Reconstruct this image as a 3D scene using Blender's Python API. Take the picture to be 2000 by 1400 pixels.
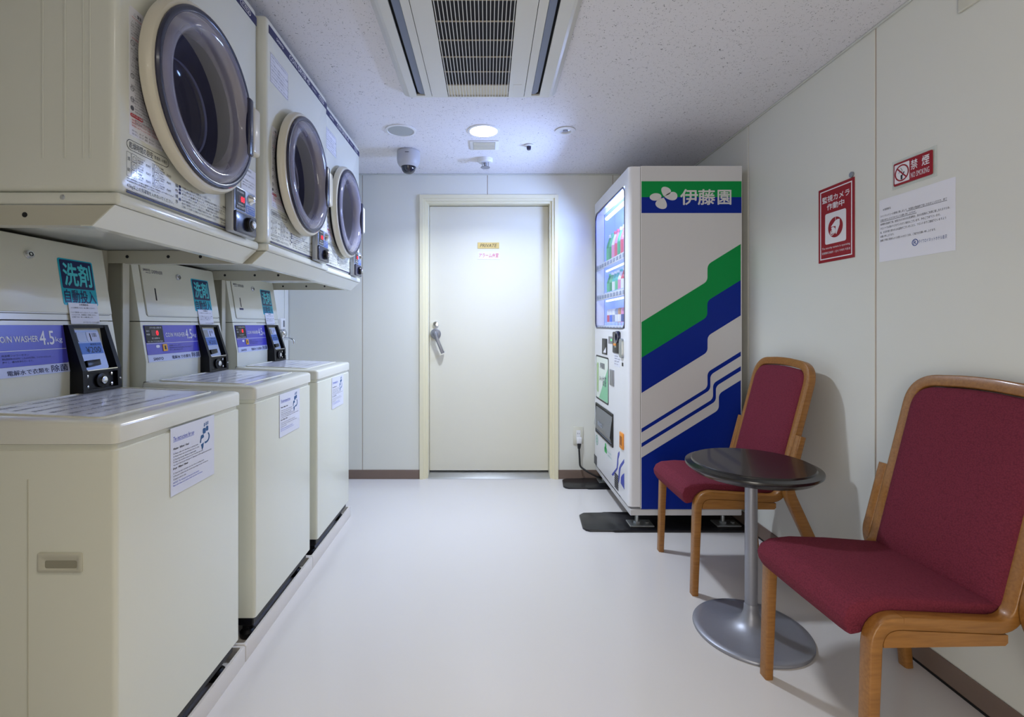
import bpy, bmesh, math, random
from mathutils import Vector, Matrix

for _o in list(bpy.data.objects):
    bpy.data.objects.remove(_o)
SC = bpy.context.scene
COL = SC.collection
random.seed(7)

# ------------------------------------------------------------------ camera, world, exposure
CH = 1.137            # camera height
FPX = 950.0           # focal length in pixels of the 2000 x 1400 frame
cam_d = bpy.data.cameras.new('camera')
cam = bpy.data.objects.new('camera', cam_d)
COL.objects.link(cam)
cam.location = (0, 0, CH)
cam.rotation_euler = (math.pi / 2, 0, 0)
cam_d.sensor_fit = 'HORIZONTAL'
cam_d.sensor_width = 36
cam_d.lens = 36 * FPX / 2000
cam_d.shift_x = (1000 - 952) / 2000
cam_d.shift_y = -(700 - 635) / 2000
cam_d.clip_start = 0.02
SC.camera = cam

w = bpy.data.worlds.new('world')
SC.world = w
w.use_nodes = True
w.node_tree.nodes['Background'].inputs[0].default_value = (0.8, 0.85, 1, 1)
w.node_tree.nodes['Background'].inputs[1].default_value = 0.05

SC.view_settings.view_transform = 'Standard'
SC.view_settings.look = 'None'
SC.view_settings.gamma = 1
SC.view_settings.exposure = 0.0
SC.view_settings.use_curve_mapping = False

COOL = (0.77, 0.865, 1.0)
WARM = (1.0, 0.90, 0.74)
LAMP_CENTRE = 21.5
LAMP_NEAR = 5.5
LAMP_REAR = 1.5
REAR_FILL = 37.0
VM_TUBE = 3.0
VM_LAMP = 24.0


def area_lamp(name, loc, power, color, size, rot=(0, 0, 0), shape='DISK', size_y=None, spread=None):
    d = bpy.data.lights.new(name, 'AREA')
    d.energy = power
    d.color = color
    d.shape = shape
    d.size = size
    if size_y:
        d.size_y = size_y
    if spread:
        d.spread = spread
    o = bpy.data.objects.new(name, d)
    COL.objects.link(o)
    o.location = loc
    o.rotation_euler = rot
    return o


CZ = 2.255            # ceiling height
area_lamp('lamp_over_aisle', (-0.02, 2.797, CZ - 0.012), LAMP_CENTRE, COOL, 0.15, spread=math.radians(137))
area_lamp('added_lamp_near', (-0.02, 0.25, CZ - 0.012), LAMP_NEAR, WARM, 0.15, spread=math.radians(100))  # added lamp behind the viewer, lights the near half of the room
area_lamp('added_lamp_rear', (-0.02, -1.0, CZ - 0.012), LAMP_REAR, WARM, 0.15)  # added lamp towards the rear wall, out of view
# added soft fill in front of the rear wall
area_lamp('rear_fill_light', (-0.62, -1.69, 1.05), REAR_FILL, (1.0, 0.95, 0.88), 0.95, (math.radians(90), 0, 0), 'RECTANGLE', 2.0)

# ------------------------------------------------------------------ helpers


def lin(c):
    c = c / 255.0
    return c / 12.92 if c <= 0.04045 else ((c + 0.055) / 1.055) ** 2.4


def rgb(c):
    if isinstance(c, str):
        c = tuple(int(c[i:i + 2], 16) for i in (0, 2, 4))
    return (lin(c[0]), lin(c[1]), lin(c[2]), 1)


def M(name, c, rough=0.5, metal=0.0, spec=0.5, coat=0.0, emit=0.0, alpha=1.0, bump=None, vary=None, trans=0.0):
    m = bpy.data.materials.new(name)
    m.use_nodes = True
    nt = m.node_tree
    b = nt.nodes['Principled BSDF']
    b.inputs['Base Color'].default_value = rgb(c)
    b.inputs['Roughness'].default_value = rough
    b.inputs['Metallic'].default_value = metal
    b.inputs['Specular IOR Level'].default_value = spec
    b.inputs['Coat Weight'].default_value = coat
    b.inputs['Coat Roughness'].default_value = 0.06
    b.inputs['Alpha'].default_value = alpha
    b.inputs['Transmission Weight'].default_value = trans
    if emit:
        b.inputs['Emission Color'].default_value = rgb(c)
        b.inputs['Emission Strength'].default_value = emit
    tc = nt.nodes.new('ShaderNodeTexCoord')
    if vary:      # (scale, amount) : faint mottling of the colour
        n = nt.nodes.new('ShaderNodeTexNoise')
        n.inputs['Scale'].default_value = vary[0]
        n.inputs['Detail'].default_value = 4
        nt.links.new(tc.outputs['Object'], n.inputs['Vector'])
        mx = nt.nodes.new('ShaderNodeMix')
        mx.data_type = 'RGBA'
        base = rgb(c)
        mx.inputs[6].default_value = tuple(x * (1 - vary[1]) for x in base[:3]) + (1,)
        mx.inputs[7].default_value = tuple(min(1, x * (1 + vary[1])) for x in base[:3]) + (1,)
        nt.links.new(n.outputs['Fac'], mx.inputs[0])
        nt.links.new(mx.outputs[2], b.inputs['Base Color'])
    if bump:      # (scale, strength, distance)
        n = nt.nodes.new('ShaderNodeTexNoise')
        n.inputs['Scale'].default_value = bump[0]
        n.inputs['Detail'].default_value = 3
        nt.links.new(tc.outputs['Object'], n.inputs['Vector'])
        bp = nt.nodes.new('ShaderNodeBump')
        bp.inputs['Strength'].default_value = bump[1]
        bp.inputs['Distance'].default_value = bump[2]
        nt.links.new(n.outputs['Fac'], bp.inputs['Height'])
        nt.links.new(bp.outputs['Normal'], b.inputs['Normal'])
    return m


class Fr:
    """a flat frame: origin, right, up; the normal is right x up"""
    def __init__(s, o, u, v):
        s.o, s.u, s.v = Vector(o), Vector(u).normalized(), Vector(v).normalized()
        s.n = s.u.cross(s.v)

    def p(s, a, b, c=0.0):
        return s.o + s.u * a + s.v * b + s.n * c


UP = (0, 0, 1)
_textcache = {}


def text_geo(string, weight=0.0, shear=0.0, res=2):
    key = (string, weight, shear, res)
    if key in _textcache:
        return _textcache[key]
    cu = bpy.data.curves.new('t', 'FONT')
    cu.body = string
    cu.size = 1
    cu.resolution_u = res
    cu.offset = weight
    cu.shear = shear
    ob = bpy.data.objects.new('t', cu)
    COL.objects.link(ob)
    bpy.context.view_layer.update()
    dg = bpy.context.evaluated_depsgraph_get()
    me = bpy.data.meshes.new_from_object(ob.evaluated_get(dg))
    vs = [v.co.copy() for v in me.vertices]
    fs = [tuple(p.vertices) for p in me.polygons]
    bpy.data.objects.remove(ob)
    bpy.data.curves.remove(cu)
    bpy.data.meshes.remove(me)
    if vs:
        x0, x1 = min(v.x for v in vs), max(v.x for v in vs)
        y0, y1 = min(v.y for v in vs), max(v.y for v in vs)
    else:
        x0, x1, y0, y1 = 0, 1, 0, 1
    _textcache[key] = (vs, fs, (x0, x1, y0, y1))
    return _textcache[key]


def rrect(u0, u1, v0, v1, r, seg=5, sub=1):
    r = min(r, (u1 - u0) / 2 - 1e-6, (v1 - v0) / 2 - 1e-6)
    pts = []
    cs = [(u1 - r, v0 + r, -90), (u1 - r, v1 - r, 0), (u0 + r, v1 - r, 90), (u0 + r, v0 + r, 180)]
    for cx, cy, a0 in cs:
        for k in range(seg + 1):
            a = math.radians(a0 + 90 * k / seg)
            pts.append((cx + r * math.cos(a), cy + r * math.sin(a)))
    if sub > 1:
        out = []
        for i, p in enumerate(pts):
            q = pts[(i + 1) % len(pts)]
            d = math.hypot(q[0] - p[0], q[1] - p[1])
            k = sub if d > 0.05 else 1
            for t in range(k):
                out.append((p[0] + (q[0] - p[0]) * t / k, p[1] + (q[1] - p[1]) * t / k))
        pts = out
    return pts


def round_path(pts, r, seg=6, closed=False):
    pts = [Vector(p) for p in pts]
    n = len(pts)
    out = []
    for i, p in enumerate(pts):
        if not closed and i in (0, n - 1):
            out.append(p)
            continue
        a, c = pts[i - 1], pts[(i + 1) % n]
        d1, d2 = (a - p), (c - p)
        rr = min(r, d1.length * 0.49, d2.length * 0.49)
        d1n, d2n = d1.normalized(), d2.normalized()
        ang = d1n.angle(d2n)
        if ang > math.pi - 0.01:
            out.append(p)
            continue
        t = min(rr / math.tan(ang / 2), d1.length * 0.49, d2.length * 0.49)
        s, e = p + d1n * t, p + d2n * t
        for k in range(seg + 1):
            x = k / seg
            out.append(s * (1 - x) ** 2 + p * 2 * x * (1 - x) + e * x * x)
    return out


def circle(cu, cv, r, n=32, a0=0.0, a1=360.0):
    return [(cu + r * math.cos(math.radians(a0 + (a1 - a0) * k / n)), cv + r * math.sin(math.radians(a0 + (a1 - a0) * k / n))) for k in range(n)]


OFF = {}


class MB:
    def __init__(s):
        s.v, s.f = [], []

    def add(s, vs, fs):
        n = len(s.v)
        s.v += [Vector(x) for x in vs]
        s.f += [tuple(i + n for i in f) for f in fs]
        return s

    def frombm(s, bm):
        bm.verts.index_update()
        s.add([v.co.copy() for v in bm.verts], [[v.index for v in f.verts] for f in bm.faces])
        bm.free()
        return s

    def fbox(s, fr, u0, u1, v0, v1, w0, w1, bev=0.0, seg=2):
        bm = bmesh.new()
        c = [fr.p(a, b, cc) for cc in (w0, w1) for b in (v0, v1) for a in (u0, u1)]
        vs = [bm.verts.new(x) for x in c]
        for f in ((0, 2, 3, 1), (4, 5, 7, 6), (0, 1, 5, 4), (2, 6, 7, 3), (0, 4, 6, 2), (1, 3, 7, 5)):
            bm.faces.new([vs[i] for i in f])
        if bev > 0:
            bmesh.ops.bevel(bm, geom=list(bm.edges), offset=bev, segments=seg, profile=0.5, affect='EDGES', clamp_overlap=True)
        return s.frombm(bm)

    def box(s, x0, x1, y0, y1, z0, z1, bev=0.0, seg=2):
        return s.fbox(Fr((0, 0, 0), (1, 0, 0), (0, 1, 0)), x0, x1, y0, y1, z0, z1, bev, seg)

    def prism(s, fr, poly, w0, w1, bev=0.0, seg=2):
        bm = bmesh.new()
        a = [bm.verts.new(fr.p(p[0], p[1], w0)) for p in poly]
        b = [bm.verts.new(fr.p(p[0], p[1], w1)) for p in poly]
        n = len(poly)
        bm.faces.new(list(reversed(a)))
        top = bm.faces.new(b)
        for i in range(n):
            bm.faces.new([a[i], a[(i + 1) % n], b[(i + 1) % n], b[i]])
        if bev > 0:
            bmesh.ops.bevel(bm, geom=list(top.edges), offset=bev, segments=seg, profile=0.5, affect='EDGES', clamp_overlap=True)
        return s.frombm(bm)

    def plate(s, fr, poly, w):
        return s.add([fr.p(p[0], p[1], w) for p in poly], [range(len(poly))])

    def loft(s, loops, cap0=True, cap1=True, closed=True):
        n = len(loops[0])
        vs = [p for l in loops for p in l]
        fs = []
        for k in range(len(loops) - 1):
            for i in range(n if closed else n - 1):
                j = (i + 1) % n
                fs.append((k * n + i, k * n + j, (k + 1) * n + j, (k + 1) * n + i))
        if cap0:
            fs.append(tuple(reversed(range(n))))
        if cap1:
            fs.append(tuple(range((len(loops) - 1) * n, len(loops) * n)))
        return s.add(vs, fs)

    def ring(s, fr, outer, inner, w0, w1):
        o0 = [fr.p(p[0], p[1], w0) for p in outer]
        o1 = [fr.p(p[0], p[1], w1) for p in outer]
        i1 = [fr.p(p[0], p[1], w1) for p in inner]
        i0 = [fr.p(p[0], p[1], w0) for p in inner]
        return s.loft([o0, o1, i1, i0, o0], False, False)

    def lathe(s, fr, cu, cv, prof, seg=32, cap0=False, cap1=False):
        loops = []
        for r, ww in prof:
            r = max(r, 1e-5)
            loops.append([fr.p(cu + r * math.cos(2 * math.pi * k / seg), cv + r * math.sin(2 * math.pi * k / seg), ww) for k in range(seg)])
        return s.loft(loops, cap0, cap1)

    def cyl(s, fr, cu, cv, r, w0, w1, seg=24, bev=0.0):
        if bev:
            pr = [(r, w0), (r, w1 - bev), (r - bev * 0.3, w1 - bev * 0.3), (r - bev, w1)]
        else:
            pr = [(r, w0), (r, w1)]
        return s.lathe(fr, cu, cv, pr, seg, True, True)

    def tube(s, pts, r, seg=10):
        pts = [Vector(p) for p in pts]
        loops = []
        prev = None
        for i, p in enumerate(pts):
            t = (pts[min(i + 1, len(pts) - 1)] - pts[max(i - 1, 0)]).normalized()
            if prev is None:
                a = Vector((0, 0, 1)) if abs(t.z) < 0.9 else Vector((1, 0, 0))
                prev = (a - t * a.dot(t)).normalized()
            else:
                prev = (prev - t * prev.dot(t)).normalized()
            b = t.cross(prev)
            rr = r[i] if isinstance(r, (list, tuple)) else r
            loops.append([p + prev * rr * math.cos(2 * math.pi * k / seg) + b * rr * math.sin(2 * math.pi * k / seg) for k in range(seg)])
        return s.loft(loops)

    def sweep(s, pts, nrm, ha, hb, ch=0.006):
        """rectangular section with eased corners; nrm = normal per point; ha half size sideways, hb along the normal"""
        pts = [Vector(p) for p in pts]
        loops = []
        for i, p in enumerate(pts):
            t = (pts[min(i + 1, len(pts) - 1)] - pts[max(i - 1, 0)]).normalized()
            n = Vector(nrm[i] if isinstance(nrm, list) else nrm)
            n = (n - t * n.dot(t)).normalized()
            l = t.cross(n)
            A = ha[i] if isinstance(ha, list) else ha
            B = hb[i] if isinstance(hb, list) else hb
            sec = rrect(-A, A, -B, B, ch, 2)
            loops.append([p + l * a + n * b for a, b in sec])
        return s.loft(loops)

    def text(s, fr, string, u0, u1, v0, v1, w=0.0, weight=0.0, shear=0.0, res=2, fit='box'):
        vs, fs, (x0, x1, y0, y1) = text_geo(string, 0.0, shear, res)
        sx = (u1 - u0) / max(1e-6, x1 - x0)
        sy = (v1 - v0) / max(1e-6, y1 - y0)
        shifts = [(0, 0)]
        if weight >= 0.01:     # heavier strokes: the same glyphs set four more times, a hair apart
            q = weight * 0.8
            shifts = [(-q, 0), (q, 0), (0, -q), (0, q), (q * 0.7, q * 0.7), (-q * 0.7, -q * 0.7)]
        for k, (dx, dy) in enumerate(shifts):
            s.add([fr.p(u0 + (v.x - x0 + dx) * sx, v0 + (v.y - y0 + dy) * sy, w + k * 0.00003) for v in vs], fs)
        return s

    def line(s, fr, a, b, t, w):
        (u0, v0), (u1, v1) = a, b
        d = math.hypot(u1 - u0, v1 - v0)
        nu, nv = -(v1 - v0) / d * t / 2, (u1 - u0) / d * t / 2
        return s.plate(fr, [(u0 + nu, v0 + nv), (u0 - nu, v0 - nv), (u1 - nu, v1 - nv), (u1 + nu, v1 + nv)], w)

    def frame_line(s, fr, poly, t, w):
        cu = sum(p[0] for p in poly) / len(poly)
        cv = sum(p[1] for p in poly) / len(poly)
        inner = []
        for p in poly:
            du, dv = cu - p[0], cv - p[1]
            inner.append((p[0] + (t if du > 0 else -t) * min(1, abs(du) / t / 2), p[1] + (t if dv > 0 else -t) * min(1, abs(dv) / t / 2)))
        return s.loft([[fr.p(p[0], p[1], w) for p in poly], [fr.p(p[0], p[1], w) for p in inner]], False, False)

    def build(s, name, mat, parent=None, loc=None, smooth=True, angle=35, recalc=True):
        off = OFF[parent.name] if parent else Vector(loc or (0, 0, 0))
        me = bpy.data.meshes.new(name)
        me.from_pydata([tuple(v - off) for v in s.v], [], s.f)
        if recalc:
            bm = bmesh.new()
            bm.from_mesh(me)
            bmesh.ops.recalc_face_normals(bm, faces=list(bm.faces))
            bm.to_mesh(me)
            bm.free()
        if smooth:
            me.polygons.foreach_set('use_smooth', [True] * len(me.polygons))
            me.set_sharp_from_angle(angle=math.radians(angle))
        me.materials.append(mat)
        o = bpy.data.objects.new(name, me)
        COL.objects.link(o)
        if parent:
            o.parent = parent
        else:
            o.location = off
        OFF[o.name] = off
        return o


def thing(name, loc, label, cat, group=None):
    o = bpy.data.objects.new(name, None)
    o.empty_display_size = 0.1
    COL.objects.link(o)
    o.location = loc
    OFF[o.name] = Vector(loc)
    return tag(o, label, cat, group)


def tag(o, label=None, cat=None, group=None, kind=None):
    if label:
        o['label'] = label
    if cat:
        o['category'] = cat
    if group:
        o['group'] = group
    if kind:
        o['kind'] = kind
    return o


def struct(name, loc=(0, 0, 0), label=None):
    o = bpy.data.objects.new(name, None)
    COL.objects.link(o)
    o.location = loc
    OFF[o.name] = Vector(loc)
    o['kind'] = 'structure'
    if label:
        o['label'] = label
    return o


def dup(root, loc, label, group=None):
    r = root.copy()
    COL.objects.link(r)
    r.location = loc
    r['label'] = label
    OFF[r.name] = Vector(loc)
    for ch in list(root.children):
        c = ch.copy()
        COL.objects.link(c)
        c.parent = r
        for g in list(ch.children):
            d = g.copy()
            COL.objects.link(d)
            d.parent = c
    return r


def kid(root, stem):
    return next(c for c in root.children if c.name.split('.')[0] == stem)


# ------------------------------------------------------------------ materials
m_wall = M('wall_panel_paint', (219, 219, 211), 0.42, spec=0.35, vary=(1.5, 0.015))
m_seam = M('panel_joint_strip', (176, 158, 142), 0.6, vary=(9, 0.12))
m_trim = M('cove_trim', (200, 202, 196), 0.45)
m_floor = M('vinyl_floor', (210, 206, 204), 0.2, spec=0.45, vary=(1.3, 0.02), bump=(40, 0.04, 0.002))
m_base = M('brown_baseboard', (118, 100, 90), 0.5)
m_door = M('door_paint', (216, 212, 196), 0.32, spec=0.4, vary=(2, 0.02))
m_frame = M('door_frame_paint', (226, 219, 190), 0.35)
m_steel = M('brushed_steel', (190, 192, 196), 0.3, 1.0)
m_chrome = M('chrome', (220, 222, 226), 0.1, 1.0)
m_greymetal = M('satin_grey_metal', (150, 152, 160), 0.35, 0.8)
m_silverpaint = M('silver_paint', (150, 152, 162), 0.42, 0.6, vary=(60, 0.03))
m_white = M('white_enamel', (224, 224, 216), 0.22, spec=0.5, coat=0.25)
m_body = M('washer_enamel', (226, 226, 211), 0.25, spec=0.5, coat=0.2, vary=(1.2, 0.012))
m_lid = M('washer_lid_plastic', (222, 221, 211), 0.16, spec=0.5, coat=0.4)
m_rack = M('rack_paint', (198, 195, 178), 0.4)
m_beige = M('door_ring_beige', (216, 209, 190), 0.28, coat=0.3)
m_black = M('black_plastic', (9, 9, 13), 0.4, spec=0.3)
m_blackgloss = M('black_gloss', (12, 12, 16), 0.3, spec=0.3)
m_dark = M('dark_void', (20, 21, 26), 0.7)
m_navyplastic = M('navy_plastic', (36, 38, 64), 0.25, coat=0.15)
m_drum = M('dark_drum_metal', (46, 50, 78), 0.35, 0.3)
m_drumback = M('drum_back', (30, 33, 58), 0.3, 0.2)
m_paper = M('paper_white', (232, 232, 240), 0.55)
m_paper2 = M('laminated_paper', (224, 226, 240), 0.18, coat=0.3)
m_ink = M('ink_dark', (40, 42, 54), 0.6)
m_inkgrey = M('ink_grey', (96, 98, 112), 0.6)
m_navyink = M('ink_navy', (28, 32, 84), 0.5)
m_redink = M('ink_red', (205, 40, 60), 0.5)
m_blueink = M('ink_blue', (50, 76, 190), 0.5)
m_tealblueink = M('ink_teal_blue', (34, 88, 140), 0.5)
m_greyedge = M('console_groove', (120, 118, 104), 0.6)
m_purple = M('control_panel_blue', (76, 74, 190), 0.3, coat=0.2)
m_palestrip = M('control_panel_pale', (200, 208, 240), 0.3)
m_cyan = M('sticker_cyan', (0, 178, 206), 0.35)
m_cyanbright = M('sticker_letter_cyan', (84, 214, 228), 0.35)
m_stickernavy = M('sticker_navy', (16, 32, 92), 0.35)
m_redled = M('red_led', (255, 22, 40), 0.4, emit=2.2)
m_ledoff = M('led_window', (70, 10, 26), 0.2)
m_lcd = M('lcd_blue', (52, 92, 170), 0.3, emit=0.25)
m_silverblue = M('coin_insert_silver', (168, 182, 214), 0.3, 0.3)
m_orange = M('orange_plastic', (228, 140, 30), 0.35)
m_yellow = M('yellow_button', (232, 168, 40), 0.4)
m_bluelabel = M('blue_label', (44, 92, 180), 0.35)
m_gold = M('brass_plate', (206, 186, 128), 0.28, 0.55)
m_goldink = M('brass_plate_ink', (92, 78, 50), 0.5)
m_signred = M('sign_red', (146, 16, 32), 0.4, spec=0.3)
m_signwhite = M('sign_white', (228, 226, 230), 0.35)
m_acrylic = M('clear_acrylic_back', (216, 228, 220), 0.15, alpha=0.16)
m_outlet = M('outlet_plate', (206, 204, 190), 0.4)
m_cable = M('black_rubber', (20, 20, 22), 0.45)
m_plate = M('black_steel_plate', (20, 20, 26), 0.28, 0.2, coat=0.2)
m_galv = M('galvanised_steel', (176, 180, 182), 0.35, 0.9)
m_vmwhite = M('vending_white', (226, 226, 230), 0.25, coat=0.25)
m_vmgrey = M('vending_side', (204, 203, 205), 0.35, spec=0.35)
m_green = M('graphic_green', (0, 138, 66), 0.4, spec=0.2)
m_blue = M('graphic_blue', (0, 36, 138), 0.4, spec=0.2)
m_blue2 = M('front_graphic_blue', (48, 66, 170), 0.35)
m_tube = M('cold_white_tube', (196, 216, 255), 0.4, emit=VM_TUBE)
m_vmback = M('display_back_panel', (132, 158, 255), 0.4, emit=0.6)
m_vmblueback = M('display_blue_card', (60, 96, 190), 0.4)
m_button = M('push_button_grey', (130, 142, 170), 0.3)
m_strip = M('button_strip', (206, 212, 228), 0.3)
m_wood = M('bent_beech', (150, 100, 46), 0.36, coat=0.15)
m_fabric = M('burgundy_fabric', (110, 40, 56), 0.9, spec=0.18)
m_tabletop = M('black_lacquer', (24, 20, 22), 0.26, coat=0.25)
m_ac = M('air_unit_plastic', (214, 214, 210), 0.32)
m_acblade = M('air_blade_grey', (112, 122, 146), 0.35)
m_cream = M('filter_frame_cream', (222, 216, 196), 0.45)
m_lamp = M('lamp_diffuser', (255, 252, 244), 0.4, emit=14.0)
m_grille = M('speaker_mesh', (168, 172, 172), 0.6, bump=(900, 0.3, 0.001))
m_offwhite = M('fitting_white', (222, 222, 224), 0.35)
m_smoke = M('smoked_dome', (24, 26, 44), 0.05, coat=0.6)
m_soap = M('clear_plastic', (210, 216, 222), 0.1, alpha=0.6)

# smoky washer window: tinted see-through plastic with a sheen


def smoky(name, c, alpha):
    m = M(name, c, 0.06, spec=0.6, coat=0.5, alpha=alpha)
    return m


m_smokeglass = smoky('smoky_plastic', (176, 174, 200), 0.50)
m_bowl = smoky('smoky_bowl', (110, 112, 146), 0.40)
m_vmglass = smoky('display_glass', (214, 224, 240), 0.08)
m_flap = smoky('delivery_flap', (150, 154, 162), 0.55)


def wood_nodes(m):
    nt = m.node_tree
    b = nt.nodes['Principled BSDF']
    tc = nt.nodes.new('ShaderNodeTexCoord')
    mp = nt.nodes.new('ShaderNodeMapping')
    mp.inputs['Scale'].default_value = (6, 60, 60)
    nt.links.new(tc.outputs['Object'], mp.inputs[0])
    n = nt.nodes.new('ShaderNodeTexNoise')
    n.inputs['Scale'].default_value = 2.2
    n.inputs['Detail'].default_value = 6
    n.inputs['Distortion'].default_value = 0.4
    nt.links.new(mp.outputs[0], n.inputs['Vector'])
    cr = nt.nodes.new('ShaderNodeValToRGB')
    cr.color_ramp.elements[0].position = 0.3
    cr.color_ramp.elements[1].position = 0.72
    cr.color_ramp.elements[0].color = rgb((132, 87, 36))
    cr.color_ramp.elements[1].color = rgb((156, 106, 50))
    nt.links.new(n.outputs['Fac'], cr.inputs[0])
    nt.links.new(cr.outputs[0], b.inputs['Base Color'])


wood_nodes(m_wood)


def fabric_nodes(m):
    nt = m.node_tree
    b = nt.nodes['Principled BSDF']
    tc = nt.nodes.new('ShaderNodeTexCoord')
    v = nt.nodes.new('ShaderNodeTexVoronoi')
    v.inputs['Scale'].default_value = 230
    nt.links.new(tc.outputs['Object'], v.inputs['Vector'])
    bp = nt.nodes.new('ShaderNodeBump')
    bp.inputs['Strength'].default_value = 0.55
    bp.inputs['Distance'].default_value = 0.002
    nt.links.new(v.outputs['Distance'], bp.inputs['Height'])
    nt.links.new(bp.outputs['Normal'], b.inputs['Normal'])
    cr = nt.nodes.new('ShaderNodeValToRGB')
    cr.color_ramp.elements[0].color = rgb((120, 46, 62))
    cr.color_ramp.elements[1].color = rgb((98, 35, 50))
    nt.links.new(v.outputs['Distance'], cr.inputs[0])
    nt.links.new(cr.outputs[0], b.inputs['Base Color'])


fabric_nodes(m_fabric)


def ceiling_material():
    m = M('fissured_ceiling_board', (206, 204, 206), 0.75, spec=0.2)
    nt = m.node_tree
    b = nt.nodes['Principled BSDF']
    geo = nt.nodes.new('ShaderNodeNewGeometry')
    n1 = nt.nodes.new('ShaderNodeTexNoise')
    n1.inputs['Scale'].default_value = 120
    n1.inputs['Detail'].default_value = 2.5
    n1.inputs['Distortion'].default_value = 1.6
    nt.links.new(geo.outputs['Position'], n1.inputs['Vector'])
    r1 = nt.nodes.new('ShaderNodeValToRGB')
    r1.color_ramp.elements[0].position = 0.65
    r1.color_ramp.elements[1].position = 0.69
    nt.links.new(n1.outputs['Fac'], r1.inputs[0])
    mx = nt.nodes.new('ShaderNodeMix')
    mx.data_type = 'RGBA'
    mx.inputs[6].default_value = rgb((228, 226, 230))
    mx.inputs[7].default_value = rgb((96, 94, 98))
    nt.links.new(r1.outputs[0], mx.inputs[0])
    nt.links.new(mx.outputs[2], b.inputs['Base Color'])
    bp = nt.nodes.new('ShaderNodeBump')
    bp.invert = True
    bp.inputs['Strength'].default_value = 0.6
    bp.inputs['Distance'].default_value = 0.003
    nt.links.new(r1.outputs[0], bp.inputs['Height'])
    nt.links.new(bp.outputs['Normal'], b.inputs['Normal'])
    return m


m_ceil = ceiling_material()
# ------------------------------------------------------------------ the setting
XL, XR, YB, YR = -1.47, 1.455, 3.6, -1.7


def wallR(px, py):
    """point of the right wall behind pixel (px, py): distance along the wall and height"""
    d = XR / (px - 952.0)
    return FPX * d, CH + (635 - py) * d


st = struct('floor')
MB().box(XL - 0.1, XR + 0.1, YR - 0.1, YB + 0.2, -0.08, 0).build('vinyl_sheet', m_floor, st)

st = struct('ceiling')
MB().box(XL - 0.1, XR + 0.1, YR - 0.1, YB + 0.1, CZ + 0.012, CZ + 0.1).build('ceiling_deck', m_trim, st)
ty = [2.334 + 0.4555 * k for k in range(-9, 4)]
tx = [-1.47 + 0.91 * k for k in range(4)] + [XR]
tx = [XL, -0.95, -0.04, 0.87, XR]
for j in range(len(ty) - 1):
    y0, y1 = max(ty[j], YR), min(ty[j + 1], YB)
    if y1 - y0 < 0.02:
        continue
    for i in range(len(tx) - 1):
        MB().box(tx[i] + 0.00005, tx[i + 1] - 0.00005, y0 + 0.0003, y1 - 0.0003, CZ, CZ + 0.012).build('ceiling_tile', m_ceil, st)

Fright = Fr((XR, 0, 0), (0, -1, 0), UP)        # u = -y
st = struct('wall_right')
MB().box(XR + 0.012, XR + 0.1, YR - 0.1, YB + 0.1, 0, CZ + 0.012).build('backing', m_wall, st)
seams = [3.523, 2.711, 1.824, 0.93, 0.02, -0.89]
edges = [YB] + seams + [YR]
for a, b in zip(edges[:-1], edges[1:]):
    MB().box(XR, XR + 0.012, b + 0.0035, a - 0.0035, 0.0, CZ, 0.0012, 1).build('wall_panel', m_wall, st)
for s_ in seams:
    MB().box(XR + 0.003, XR + 0.012, s_ - 0.0034, s_ + 0.0034, 0.0, CZ - 0.001).build('joint_strip', m_seam, st)

st = struct('wall_left')
MB().box(XL - 0.1, XL - 0.012, YR - 0.1, YB + 0.1, 0, CZ + 0.012).build('backing', m_wall, st)
for a, b in zip(edges[:-1], edges[1:]):
    MB().box(XL - 0.012, XL, b + 0.0035, a - 0.0035, 0.0, CZ, 0.0012, 1).build('wall_panel', m_wall, st)

DX0, DX1, DZ = -0.500, 0.523, 2.10
Fback = Fr((0, YB, 0), (1, 0, 0), UP)
st = struct('wall_back')
mb = MB()
mb.box(XL - 0.1, DX0 + 0.03, YB + 0.012, YB + 0.2, 0, CZ + 0.012)
mb.box(DX1 - 0.03, XR + 0.1, YB + 0.012, YB + 0.2, 0, CZ + 0.012)
mb.box(DX0 + 0.03, DX1 - 0.03, YB + 0.012, YB + 0.2, DZ - 0.03, CZ + 0.012)
mb.build('backing', m_wall, st)
g = 0.0025
for poly in ([(XL, 0), (-0.925 - g, 0), (-0.925 - g, CZ), (XL, CZ)],
             [(-0.925 + g, 0), (DX0 + 0.02, 0), (DX0 + 0.02, DZ - 0.02), (-g, DZ - 0.02), (-g, CZ), (-0.925 + g, CZ)],
             [(g, CZ), (g, DZ - 0.02), (DX1 - 0.02, DZ - 0.02), (DX1 - 0.02, 0), (0.928 - g, 0), (0.928 - g, CZ)],
             [(0.928 + g, 0), (XR, 0), (XR, CZ), (0.928 + g, CZ)]):
    MB().prism(Fback, poly, -0.012, 0).build('wall_panel', m_wall, st, smooth=False)
for x, z0 in ((-0.925, 0), (0.0, DZ), (0.928, 0)):
    MB().fbox(Fback, x - g, x + g, z0, CZ, -0.012, -0.003).build('joint_strip', m_seam, st)

st = struct('wall_rear')
MB().box(XL - 0.1, XR + 0.1, YR - 0.1, YR, 0, CZ + 0.012).build('plaster', m_wall, st)

st = struct('wall_light_block')  # added unseen wall, keeps rear light off the near washer and dryer sides
MB().box(XL, -0.50, -0.26, -0.16, 0, CZ - 0.0005).build('added_shade_wall', m_wall, st, smooth=False)

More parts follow.
